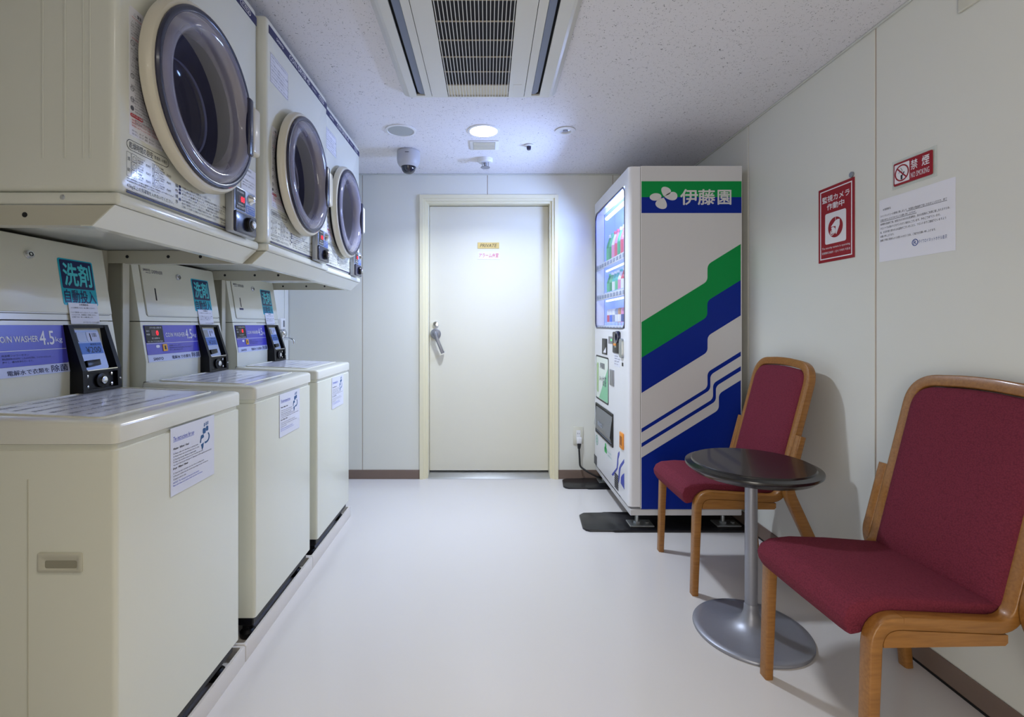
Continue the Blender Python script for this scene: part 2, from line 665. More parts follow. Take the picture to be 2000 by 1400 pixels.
st = struct('baseboard_back')
MB().box(XL, DX0 - 0.001, YB - 0.006, YB, 0, 0.068, 0.002, 1).build('board', m_base, st)
MB().box(DX1 + 0.001, XR - 0.006, YB - 0.006, YB, 0, 0.068, 0.002, 1).build('board', m_base, st)
st = struct('baseboard_right')
MB().box(XR - 0.006, XR, YR, YB, 0, 0.078, 0.002, 1).build('board', m_base, st)
MB().box(XR - 0.008, XR - 0.005, YR, YB, 0, 0.008).build('sealant_line', m_black, st)
for nm, (x0, x1, y0, y1) in {'trim_1': (XR - 0.010, XR, YR, YB), 'trim_2': (XL, XL + 0.010, YR, YB), 'trim_3': (XL + 0.01, XR - 0.01, YB - 0.010, YB)}.items():
    st = struct(nm)
    MB().box(x0, x1, y0, y1, CZ - 0.009, CZ - 0.0005, 0.002, 1).build('cove_strip', m_trim, st)

# door
st = struct('door_1', (0, YB, 0), 'cream steel door in a stepped frame at the end of the room')
out = [(DX0, 0), (DX0, DZ), (DX1, DZ), (DX1, 0)]


def portal(mb, x0, x1, z1, t, y0, y1):
    mb.box(x0, x0 + t, y0, y1, 0, z1)
    mb.box(x1 - t, x1, y0, y1, 0, z1)
    mb.box(x0 + t, x1 - t, y0, y1, z1 - t, z1)


mb = MB()
portal(mb, DX0, DX1, DZ, 0.026, YB - 0.014, YB + 0.02)
portal(mb, DX0 + 0.026, DX1 - 0.026, DZ - 0.026, 0.018, YB - 0.004, YB + 0.03)
portal(mb, DX0 + 0.044, DX1 - 0.044, DZ - 0.044, 0.016, YB + 0.012, YB + 0.16)
mb.build('door_frame', m_frame, st, smooth=False)
LY = YB + 0.085
mb = MB()
mb.box(DX0 + 0.062, DX1 - 0.062, LY, LY + 0.04, 0.037, DZ - 0.064, 0.002, 1)
mb.build('door_leaf', m_door, st)
mb = MB()
mb.add([(DX0 + 0.06, YB - 0.004, 0.001), (DX1 - 0.06, YB - 0.004, 0.001), (DX1 - 0.06, YB + 0.01, 0.010), (DX0 + 0.06, YB + 0.01, 0.010), (DX1 - 0.06, LY + 0.05, 0.036), (DX0 + 0.06, LY + 0.05, 0.036)], [(0, 1, 2, 3), (3, 2, 4, 5)])
mb.build('threshold', m_steel, st)
Fl = Fr((0, LY, 0), (1, 0, 0), UP)
sc_ = LY / FPX


def onleaf(px, py):
    return (px - 952) * sc_, CH + (635 - py) * sc_


hu, hv = onleaf(851, 652)
mb = MB()
mb.cyl(Fl, hu, hv, 0.040, 0.0, 0.012, 32, 0.004)
rose = mb.build('handle_rose', m_greymetal, st)
mb = MB()
mb.cyl(Fl, hu, hv, 0.020, 0.012, 0.05, 24, 0.003)
tu, tv = onleaf(866, 689)
d = Vector((tu - hu, tv - hv)).normalized()
Flev = Fr(Fl.p(hu, hv, 0.045), (d.x, 0, d.y), (-d.y, 0, d.x))
if Flev.n.y > 0:
    Flev = Fr(Fl.p(hu, hv, 0.045), (d.x, 0, d.y), (d.y, 0, -d.x))
mb.fbox(Flev, -0.014, 0.155, -0.0125, 0.0125, 0.0, 0.016, 0.004)
mb.fbox(Flev, 0.143, 0.155, -0.0125, 0.0125, -0.03, 0.002, 0.003)
mb.build('door_lever', m_greymetal, st)
mb = MB()
lu, lv = onleaf(851.5, 633)
mb.lathe(Fl, lu, lv, [(0.022, 0), (0.022, 0.012), (0.018, 0.017), (0.0, 0.018)], 28)
mb.fbox(Fl, lu - 0.002, lu + 0.002, lv - 0.009, lv + 0.009, 0.0175, 0.0195)
mb.build('lock_cylinder', m_chrome, st)

# plates on the door
u0, v0 = onleaf(933, 485.5)
u1, v1 = onleaf(975, 473.5)
t = thing('door_plate', Fl.p((u0 + u1) / 2, v0, 0), 'small brass plate lettered PRIVATE on the cream door', 'sign')
MB().fbox(Fl, u0, u1, v0, v1, 0, 0.003, 0.0008, 1).build('plate', m_gold, t)
MB().text(Fl, 'PRIVATE', u0 + 0.018, u1 - 0.018, v0 + 0.011, v1 - 0.011, 0.0034, 0.01, 0.25).build('lettering', m_goldink, t)
u0, v0 = onleaf(932.5, 506.5)
u1, v1 = onleaf(977, 491.5)
t = thing('door_notice', Fl.p((u0 + u1) / 2, v0, 0), 'white label with red Japanese lettering under the brass plate', 'sign')
MB().fbox(Fl, u0, u1, v0, v1, 0, 0.002).build('label_strip', m_paper2, t)
MB().text(Fl, 'アラーム弁室', u0 + 0.012, u1 - 0.012, v0 + 0.014, v1 - 0.012, 0.0025, 0.012, 0.15).build('lettering', m_redink, t)

# ------------------------------------------------------------------ washing machines (built once at the origin, then copied)
WB = 0.0


def washer_proto():
    OFFS = (0, 0, 0)
    t = thing('washing_machine', OFFS, 'x', 'washing machine', 'coin washing machines')
    H = 0.265
    FX = Fr((0, 0, 0), (0, 1, 0), UP)             # front face, u = y
    # cabinet with eased vertical front edges
    Fz = Fr((0, 0, 0), (1, 0, 0), (0, 1, 0))
    poly = rrect(-0.640, 0.0, -H, H, 0.011, 4)
    mb = MB()
    mb.loft([[Fz.p(a, b, 0.113) for a, b in poly], [Fz.p(a, b, 0.862) for a, b in poly], [Fz.p(-0.32 + (a + 0.32) * 0.985, b * 0.985, 0.8635) for a, b in poly], [Fz.p(-0.32 + (a + 0.32) * 0.985, b * 0.985, 0.876) for a, b in poly]])
    cab = mb.build('cabinet', m_body, t)
    # side recess handle
    Fs = Fr((0, -H, 0), (1, 0, 0), UP)
    a0, a1, b0, b1 = -0.170, -0.072, 0.598, 0.640
    o, i_ = rrect(a0, a1, b0, b1, 0.004, 3), rrect(a0 + 0.007, a1 - 0.007, b0 + 0.006, b1 - 0.007, 0.004, 3)
    i2 = rrect(a0 + 0.015, a1 - 0.013, b0 + 0.008, b1 - 0.017, 0.004, 3)
    mb = MB().loft([[Fs.p(a, b, wv) for a, b in lp_] for lp_, wv in ((o, 0.0), (o, 0.003), (rrect(a0 + 0.002, a1 - 0.002, b0 + 0.002, b1 - 0.002, 0.004, 3), 0.0045), (i_, 0.0045), (i2, 0.0006))], False, False)
    mb.build('side_grip', m_rack, t)
    MB().prism(Fs, i2, 0.0003, 0.0007).build('grip_hollow_shade', M('grip_shade_grey', (150, 146, 128), 0.5), t)  # flat plate; its darker grey paints the shade inside the grip
    MB().fbox(Fs, -0.1935, -0.1915, 0.11, 0.80, 0.0, 0.0012).build('panel_crease', m_rack, t)
    # lid
    Ft = Fr((0, 0, 0.872), (1, 0, 0), (0, 1, 0))
    loops = []
    for ins, z in ((0.0, 0.004), (-0.003, 0.006), (-0.003, 0.040), (-0.001, 0.046), (0.006, 0.0495), (0.03, 0.051)):
        loops.append([Ft.p(a, b, z) for a, b in rrect(-0.400 + ins * 0, 0.0 - ins, -H + ins, H - ins, 0.014, 4)])
    slope = lambda mb: [setattr(v, 'z', v.z + max(0.0, (v.z - 0.90) / 0.022) * -v.x * 0.035) for v in mb.v]      # the lid rises a little towards the console
    mb = MB().loft(loops)
    slope(mb)
    lid = mb.build('lid', m_lid, t, angle=50)
    # raised window frame and printed sheet on the lid
    mb = MB()
    ro, ri = rrect(-0.372, -0.062, -0.225, 0.225, 0.02, 4), rrect(-0.366, -0.068, -0.219, 0.219, 0.016, 4)
    mb.ring(Ft, ro, ri, 0.0505, 0.0535)
    slope(mb)
    mb.build('lid_bead', m_lid, t)
    mb = MB().prism(Ft, ri, 0.0508, 0.0518)
    slope(mb)
    mb.build('lid_sheet', m_paper2, t)
    Ftx = Fr((0, 0, 0.872), (0, 1, 0), (-1, 0, 0))       # text reads from the front
    mb = MB()
    lines = ['お客様へ　ご使用前に必ずお読みください', '洗濯物を入れてふたを閉めてください', '洗剤は自動で投入されますので入れないでください', '硬貨を入れると運転を開始します', '途中でふたを開けないでください', '終了しましたら洗濯物をお取り出しください']
    for k, s_ in enumerate(lines):
        v = 0.335 - k * 0.044
        mb.text(Ftx, s_, -0.19, -0.19 + 0.0165 * len(s_), v, v + 0.015, 0.0522)
    slope(mb)
    tag(mb.build('lid_lettering', m_inkgrey, t), kind='stuff')
    # plinth and feet
    mb = MB().box(-0.62, -0.014, -H + 0.014, H - 0.014, 0.076, 0.1125, 0.004, 1)
    mb.build('plinth', m_black, t)
    Fd = Fr((0, 0, 0.02), (1, 0, 0), (0, 1, 0))
    for x in (-0.05, -0.37):
        for y in (-H + 0.05, H - 0.05):
            MB().lathe(Fd, x, y, [(0.024, 0), (0.027, 0.006), (0.027, 0.02), (0.018, 0.028), (0.018, 0.057)], 20, True, True).build('foot', m_black, t)
    # console
    W0, W1 = -0.250, 0.262
    Fxz = Fr((0, 0, 0), (1, 0, 0), UP)            # n = -y
    lo = [(-0.636, 0.8765), (-0.4015, 0.8765), (-0.4015, 0.9375), (-0.392, 0.9375), (-0.392, 1.0085), (-0.4140, 1.149), (-0.636, 1.149)]
    up = [(-0.636, 1.152), (-0.4145, 1.152), (-0.4505, 1.382), (-0.636, 1.382)]
    MB().prism(Fxz, lo, -W1, -W0).build('console_base', m_body, t, smooth=False)
    con = MB().prism(Fxz, up, -W1, -W0).build('dispenser_housing', m_body, t, smooth=False)
    T = Vector((-0.154, 0, 0.988)).normalized()
    Fc = Fr((-0.392, 0, 1.0085), (0, 1, 0), T)    # tilted console face
    zv = lambda z: (z - 1.0085) / 0.988

    def cb(name, mat, u0, u1, z0, z1, w0, w1, bev=0.0, parent=t):
        return MB().fbox(Fc, u0, u1, zv(z0), zv(z1), w0, w1, bev).build(name, mat, parent)
    # dispenser door: outlined panel with lock and slot
    ro, ri = rrect(-0.213, 0.2618, zv(1.168), zv(1.3800), 0.012, 3), rrect(-0.211, 0.2618, zv(1.170), zv(1.3795), 0.011, 3)
    MB().ring(Fc, ro, ri, -0.0005, 0.0006).build('dispenser_gap', m_greyedge, t)
    MB().fbox(Fc, -0.208, 0.2615, zv(1.173), zv(1.380), 0.0, 0.0025, 0.001).build('dispenser_door', m_body, t)
    MB().prism(Fc, rrect(-0.1515, -0.1455, zv(1.228), zv(1.275), 0.003, 3), 0.0026, 0.0032).build('detergent_slot', m_dark, t)
    mb = MB().lathe(Fc, -0.004, zv(1.329), [(0.0125, 0.002), (0.0125, 0.007), (0.010, 0.012), (0.0, 0.0125)], 24)
    lk = mb.build('dispenser_lock', m_chrome, t)
    MB().ring(Fc, circle(-0.004, zv(1.329), 0.006, 16), circle(-0.004, zv(1.329), 0.0042, 16), 0.0124, 0.0130).build('key_ring_mark', m_black, lk)
    mb = MB().text(Fc, 'SANYO', -0.217 + 0.02, -0.160, zv(1.336), zv(1.3445), 0.003, 0.02)
    mb.text(Fc, 'DISPENSER', -0.152, -0.092, zv(1.330), zv(1.3425), 0.003, 0.005)
    mb.text(Fc, '自動投入機', -0.185, -0.160, zv(1.328), zv(1.333), 0.003)
    mb.build('dispenser_lettering', m_navyink, t)
    # detergent sticker
    stk = MB().prism(Fc, rrect(0.085, 0.209, zv(1.196), zv(1.334), 0.006, 3), 0.0025, 0.0035).build('detergent_sticker', m_cyan, t)
    MB().prism(Fc, rrect(0.090, 0.204, zv(1.2455), zv(1.330), 0.004, 3), 0.0035, 0.0040).build('sticker_field', m_stickernavy, stk)
    MB().text(Fc, '洗剤', 0.098, 0.196, zv(1.254), zv(1.321), 0.0044, 0.030).build('sticker_heading', m_cyanbright, stk)
    MB().text(Fc, '自動投入', 0.091, 0.203, zv(1.203), zv(1.2415), 0.0040, 0.022).build('sticker_lettering', m_stickernavy, stk)
    # control panel
    pn = MB().prism(Fc, rrect(-0.239, 0.072, zv(1.030), zv(1.137), 0.003, 2), 0.0, 0.002).build('control_panel', m_purple, t)
    MB().fbox(Fc, -0.239, 0.072, zv(1.004), zv(1.0295), 0.0, 0.002).build('panel_lower_band', m_palestrip, pn)
    mb = MB().fbox(Fc, -0.237, 0.070, zv(1.0695), zv(1.0710), 0.002, 0.0024)
    mb.text(Fc, 'CO/N WASHER', -0.128, -0.012, zv(1.092), zv(1.108), 0.0025, 0.015)
    mb.text(Fc, '4.5', -0.008, 0.036, zv(1.083), zv(1.121), 0.0025, 0.012)
    mb.text(Fc, 'kg', 0.040, 0.062, zv(1.086), zv(1.104), 0.0025, 0.008)
    mb.build('panel_lettering', m_signwhite, pn)
    mb = MB().text(Fc, 'SANYO', -0.213, -0.160, zv(1.009), zv(1.019), 0.0024, 0.025)
    mb.text(Fc, '電解水で衣類を', -0.110, 0.006, zv(1.008), zv(1.021), 0.0024, 0.012)
    mb.text(Fc, '除菌', 0.014, 0.066, zv(1.0075), zv(1.0265), 0.0024, 0.015)
    mb.text(Fc, '洗濯槽シャワーボタン', -0.118, -0.045, zv(1.056), zv(1.062), 0.0024)
    mb.text(Fc, '運転開始後5分以内に上のふたを閉め、シャワーボタンを', -0.118, 0.018, zv(1.048), zv(1.0535), 0.0024)
    mb.text(Fc, '押すと、槽内洗浄を行います。', -0.118, -0.035, zv(1.040), zv(1.0455), 0.0024)
    tag(mb.build('panel_small_lettering', m_navyink, pn), kind='stuff')
    dsp = MB().prism(Fc, rrect(-0.237, -0.142, zv(1.073), zv(1.135), 0.002, 2), 0.002, 0.0035).build('display_window', m_blackgloss, t)
    MB().fbox(Fc, -0.206, -0.166, zv(1.097), zv(1.119), 0.0035, 0.0039).build('led_field', m_ledoff, dsp)
    MB().text(Fc, '0', -0.181, -0.170, zv(1.0995), zv(1.1165), 0.0043, 0.02).build('led_digit', m_redled, dsp)
    mb = MB().text(Fc, '只今の投入枚数', -0.212, -0.160, zv(1.124), zv(1.1305), 0.004)
    mb.text(Fc, '枚', -0.157, -0.150, zv(1.124), zv(1.1305), 0.004)
    mb.text(Fc, '残り', -0.232, -0.216, zv(1.112), zv(1.118), 0.004)
    mb.text(Fc, '時間', -0.232, -0.216, zv(1.1), zv(1.106), 0.004)
    mb.text(Fc, '投入金額100', -0.208, -0.166, zv(1.086), zv(1.092), 0.004)
    mb.text(Fc, '洗い ▶ すすぎ ▶ 脱水', -0.232, -0.150, zv(1.075), zv(1.080), 0.004)
    mb.build('display_lettering', m_signwhite, dsp)
    MB().prism(Fc, rrect(-0.155, -0.131, zv(1.040), zv(1.066), 0.003, 3), 0.002, 0.0045).build('shower_button', m_yellow, t)
    MB().fbox(Fc, -0.147, -0.139, zv(1.046), zv(1.060), 0.0045, 0.005).build('shower_symbol', m_ink, t)
    MB().prism(Fc, rrect(-0.190, -0.170, zv(1.054), zv(1.064), 0.005, 3), 0.002, 0.0026).build('lamp_caption', m_paper, t)
    # coin box
    z0, z1, b0, b1 = 0.940, 1.138, 0.074, 0.222
    prof = [(-0.393, z0 - 0.002), (-0.352, z0), (-0.355, 1.004), (-0.396, z1 - 0.002), (-0.412, z1)]
    zs = 1.004
    Fup = Fr((-0.355, 0, 1.004), (0, 1, 0), (Vector((-0.396, 0, z1 - 0.002)) - Vector((-0.355, 0, 1.004))))
    L = (Vector((-0.396, 0, z1 - 0.002)) - Vector((-0.355, 0, 1.004))).length
    Flo = Fr((-0.352, 0, z0), (0, 1, 0), (Vector((-0.355, 0, 1.004)) - Vector((-0.352, 0, z0))))
    mb = MB()
    side = [(-0.43, z1), (-0.398, z1), (-0.355, 1.004), (-0.352, z0), (-0.43, z0 - 0.002)]
    mb.prism(Fxz, side, -(b0 + 0.016), -b0)
    mb.prism(Fxz, side, -b1, -(b1 - 0.016))
    mb.box(-0.44, -0.398, b0 + 0.016, b1 - 0.016, z1 - 0.010, z1)
    mb.fbox(Flo, b0 + 0.016, b1 - 0.016, 0.0, 0.008, -0.04, 0.0)
    mb.fbox(Flo, b0 + 0.016, b1 - 0.016, 0.056, 0.064, -0.05, 0.0)
    mb.fbox(Flo, b0 + 0.016, b1 - 0.016, 0.0, 0.064, -0.05, -0.010)
    bx = mb.build('coin_box', m_black, t, smooth=False)
    ins = MB().prism(Fup, rrect(b0 + 0.0175, b1 - 0.036, 0.004, L - 0.012, 0.006, 3), -0.032, -0.010).build('coin_insert', m_silverblue, t)
    MB().prism(Fup, rrect(b0 + 0.028, b0 + 0.060, L - 0.048, L - 0.018, 0.004, 3), -0.010, -0.0085).build('reject_button', m_greymetal, ins)
    MB().prism(Fup, rrect(b0 + 0.063, b1 - 0.040, L - 0.048, L - 0.018, 0.004, 3), -0.010, -0.009).build('slot_plate', m_palestrip, ins)
    mb = MB().fbox(Fup, b0 + 0.074, b0 + 0.0775, L - 0.046, L - 0.022, -0.009, -0.0085)
    mb.text(Fup, '100', b0 + 0.083, b0 + 0.099, L - 0.034, L - 0.021, -0.0086)
    mb.build('slot_mark', m_ink, ins)
    MB().fbox(Fup, b0 + 0.028, b1 - 0.040, L - 0.086, L - 0.052, -0.010, -0.0088).build('price_display', m_lcd, ins)
    mb = MB().text(Fup, '¥200', b0 + 0.046, b1 - 0.048, L - 0.083, L - 0.064, -0.0084)
    mb.text(Fup, '硬貨投入口', b0 + 0.066, b1 - 0.043, L - 0.060, L - 0.054, -0.0084)
    mb.build('price_lettering', m_ink, ins)
    MB().prism(Fup, [(b0 + 0.020, 0.010), (b0 + 0.070, 0.014), (b0 + 0.072, 0.032), (b0 + 0.022, 0.030)], -0.010, 0.004, 0.003).build('return_lever', m_blackgloss, ins)
    MB().fbox(Flo, b0 + 0.0165, b1 - 0.0165, 0.0625, 0.0655, -0.045, 0.0012).build('coin_tray', m_chrome, t)
    lkp = MB().cyl(Flo, (b0 + b1) / 2, 0.031, 0.021, -0.010, -0.003, 28, 0.002).build('lock_collar', m_blackgloss, bx)
    MB().cyl(Flo, (b0 + b1) / 2 + 0.002, 0.031, 0.0115, -0.003, 0.004, 24, 0.002).build('lock_barrel', m_chrome, bx)
    for uu in (b0 + 0.023, b1 - 0.032):
        for vv in (0.016, 0.047):
            MB().lathe(Flo, uu, vv, [(0.0055, -0.010), (0.005, -0.006), (0.0, -0.0045)], 14).build('lock_bolt', m_chrome, bx)
    MB().lathe(Flo, b1 - 0.008, 0.030, [(0.0035, 0.0), (0.003, 0.002), (0.0, 0.003)], 12).build('side_rivet', m_chrome, bx)
    return t


WX = -0.812
W_Y = [1.3285, 1.966, 2.590]
wp = washer_proto()
wl = ['cream coin washing machine nearest the camera, only part of its blue panel showing',
      'middle cream coin washing machine, between the two others of its row',
      'cream coin washing machine closest to the door, beside the wall tap']
for k in (2, 1):
    r_ = dup(wp, (WX, W_Y[k], 0), wl[k])
    if k == 2:     # only the far washer has a little blue label under its detergent slot
        Fq = Fr(Vector((WX - 0.392, W_Y[2], 1.0085)), (0, 1, 0), Vector((-0.154, 0, 0.988)))
        MB().fbox(Fq, -0.168, -0.130, 0.2075, 0.2165, 0.0026, 0.0032).build('slot_label', m_navyink, r_)
wp.location = (WX, W_Y[0], 0)
OFF[wp.name] = Vector((WX, W_Y[0], 0))
wp['label'] = wl[0]

# drain pans under the washers
PB = [1.010, 1.642, 2.274, 2.904]
pl = ['cream drain pan under the washing machine nearest the camera', 'cream drain pan under the middle washing machine', 'cream drain pan under the washing machine closest to the door']
Fz = Fr((0, 0, 0), (1, 0, 0), (0, 1, 0))


def pan_mesh():
    mb = MB()
    loops = []
    h = 0.315
    for ins, z in ((0.0, 0.0), (0.0, 0.052), (0.003, 0.057), (0.011, 0.057), (0.013, 0.052), (0.016, 0.019)):
        loops.append([Fz.p(a, b, z) for a, b in rrect(-0.425 + ins, 0.0 - ins, -h + ins, h - ins, 0.004 if ins < 0.03 else 0.02, 3)])
    return mb.loft(loops)


pan0 = pan_mesh().build('drain_pan', m_rack, None, (0, 0, 0))
m_pan = M('drain_pan_plastic', (216, 210, 204), 0.35)
pan0.data.materials[0] = m_pan
for k in range(3):
    o = pan0 if k == 0 else pan0.copy()
    if k:
        COL.objects.link(o)
    o.location = (-0.816, (PB[k] + PB[k + 1]) / 2, 0)
    tag(o, pl[k], 'drain pan', 'washer drain pans')

# instruction sheets on the washer fronts
Fw = Fr((WX, 0, 0), (0, 1, 0), UP)


def sheet(y0, y1, z0, z1, label):
    t = thing('instruction_sheet', (WX, (y0 + y1) / 2, z0), label, 'notice', 'instruction sheets on the washers')
    W, H = y1 - y0, z1 - z0
    F = Fr((WX + 0.0008, y0, z0), (0, 1, 0), UP)
    MB().fbox(F, 0, W, 0, H, 0, 0.0012).build('laminated_sheet', m_paper2, t)
    mb = MB().text(F, 'The instructions for use', 0.05 * W, 0.50 * W, 0.80 * H, 0.865 * H, 0.0015, 0.0, 0.15)
    mb.fbox(F, 0.05 * W, 0.50 * W, 0.787 * H, 0.792 * H, 0.0013, 0.0015)
    mb.text(F, 'NOTICE : The detergent has been put in the machine', 0.05 * W, 0.62 * W, 0.165 * H, 0.195 * H, 0.0015)
    mb.text(F, "Please don't leave your clothes inside more than 30 minutes.", 0.05 * W, 0.70 * W, 0.125 * H, 0.155 * H, 0.0015)
    mb.build('blue_print', m_blueink, t)
    mb = MB().text(F, 'Washer  200yen / 1load', 0.05 * W, 0.38 * W, 0.66 * H, 0.70 * H, 0.0015, 0.015)
    rows = ['① Please make sure that there is nothing inside.', '② Please insert two hundred-yen coins in a slot.', '③ Push the shower button to wash inside.', '④ After the machine stops put your laundry into here.', "You don't need to put detergent in (detergent will be applied automatically)"]
    ww = [0.60, 0.62, 0.55, 0.72, 0.92]
    for k, s_ in enumerate(rows):
        mb.text(F, s_, 0.05 * W, ww[k] * W, (0.595 - 0.042 * k) * H, (0.625 - 0.042 * k) * H, 0.0015)
    mb.text(F, 'Dryer  100yen / 30min', 0.05 * W, 0.36 * W, 0.37 * H, 0.41 * H, 0.0015, 0.015)
    rows = ['① Open the door and make sure that there is nothing inside.', '② Put your clothes into the machine spreading out each one by one.', '③ Insert a coin in a slot.']
    ww = [0.74, 0.84, 0.32]
    for k, s_ in enumerate(rows):
        mb.text(F, s_, 0.05 * W, ww[k] * W, (0.305 - 0.042 * k) * H, (0.335 - 0.042 * k) * H, 0.0015)
    mb.build('dark_print', m_ink, t)
    # decorative blue brush motif
    mb = MB()
    cx, cy = 0.76 * W, 0.70 * H
    a = W * 0.2
    for k, (uu, vv) in enumerate(((0.20, 0.95), (0.42, 1.0), (0.62, 1.02))):
        mb.plate(F, [(cx + a * (uu - 0.35), cy + a * vv - a * 0.25), (cx + a * (uu - 0.22), cy + a * vv - a * 0.25), (cx + a * (uu - 0.2), cy + a * vv), (cx + a * (uu - 0.3), cy + a * vv)], 0.0015)
    mb.plate(F, rrect(cx - 0.28 * a, cx + 0.1 * a, cy + 0.20 * a, cy + 0.6 * a, 0.1 * a, 4), 0.0015)
    mb.plate(F, rrect(cx + 0.12 * a, cx + 0.42 * a, cy + 0.33 * a, cy + 0.68 * a, 0.08 * a, 4), 0.0015)
    arc = [(cx + 0.1 * a + 0.5 * a * math.cos(math.radians(x)), cy - 0.12 * a + 0.42 * a * math.sin(math.radians(x))) for x in range(-110, 60, 10)]
    arc2 = [(cx + 0.1 * a + 0.36 * a * math.cos(math.radians(x)), cy - 0.10 * a + 0.30 * a * math.sin(math.radians(x))) for x in range(50, -120, -10)]
    mb.plate(F, arc + arc2, 0.0015)
    mb.plate(F, [(cx - 0.62 * a, cy - 0.35 * a), (cx - 0.5 * a, cy + 0.15 * a), (cx - 0.18 * a, cy + 0.18 * a), (cx - 0.12 * a, cy - 0.05 * a), (cx - 0.42 * a, cy - 0.12 * a), (cx - 0.5 * a, cy - 0.4 * a)], 0.0016)
    mb.plate(F, [(cx - 0.5 * a, cy - 0.5 * a), (cx - 0.15 * a, cy - 0.42 * a), (cx - 0.2 * a, cy - 0.75 * a), (cx - 0.35 * a, cy - 0.95 * a)], 0.0016)
    mb.build('brush_motif', m_tealblueink, t)


sheet(1.244, 1.442, 0.697, 0.872, 'laminated English instruction sheet on the washer nearest the camera')
sheet(1.897, 2.098, 0.697, 0.866, 'laminated English instruction sheet on the front of the middle washer')
sheet(2.535, 2.735, 0.697, 0.862, 'laminated English instruction sheet on the washer closest to the door')

# paper notes hanging over the coin boxes
T = Vector((-0.154, 0, 0.988)).normalized()
for k, lb in enumerate(('small white paper note above the coin box of the washer nearest the camera', 'small white paper note above the coin box of the middle washer', 'small white paper note above the coin box of the washer closest to the door')):
    F = Fr((WX - 0.392, W_Y[k], 1.0085), (0, 1, 0), T)
    zv = lambda z: (z - 1.0085) / 0.988
    t = thing('paper_note', F.p(0.15, zv(1.14), 0.005), lb, 'notice', 'paper notes over the coin boxes')
    MB().fbox(F, 0.097, 0.203, zv(1.1395), zv(1.203), 0.0045, 0.0052).build('paper', m_paper, t)
    mb = MB().text(F, 'お客様各位', 0.135, 0.168, zv(1.195), zv(1.2005), 0.0055, 0.01)
    for s_, a, b, z in (('いつも御利用いただき、誠に有難うございます。', 0.105, 0.192, 1.186), ('こちらで御利用いただくにはコインランドリー専用の', 0.101, 0.199, 1.172), ('いいえどうぞ、両替機をご利用ください。', 0.103, 0.193, 1.165), ('お手数ですが、宜しくお願い致します。', 0.103, 0.180, 1.158), ('ダイワロイネットホテル金沢', 0.140, 0.200, 1.1425)):
        mb.text(F, s_, a, b, zv(z), zv(z + 0.0048), 0.0055)
    mb.build('print', m_ink, t)

# ------------------------------------------------------------------ dryers
DZB = 1.393
DZC = 1.733
DU = -0.040          # the door sits a little off centre


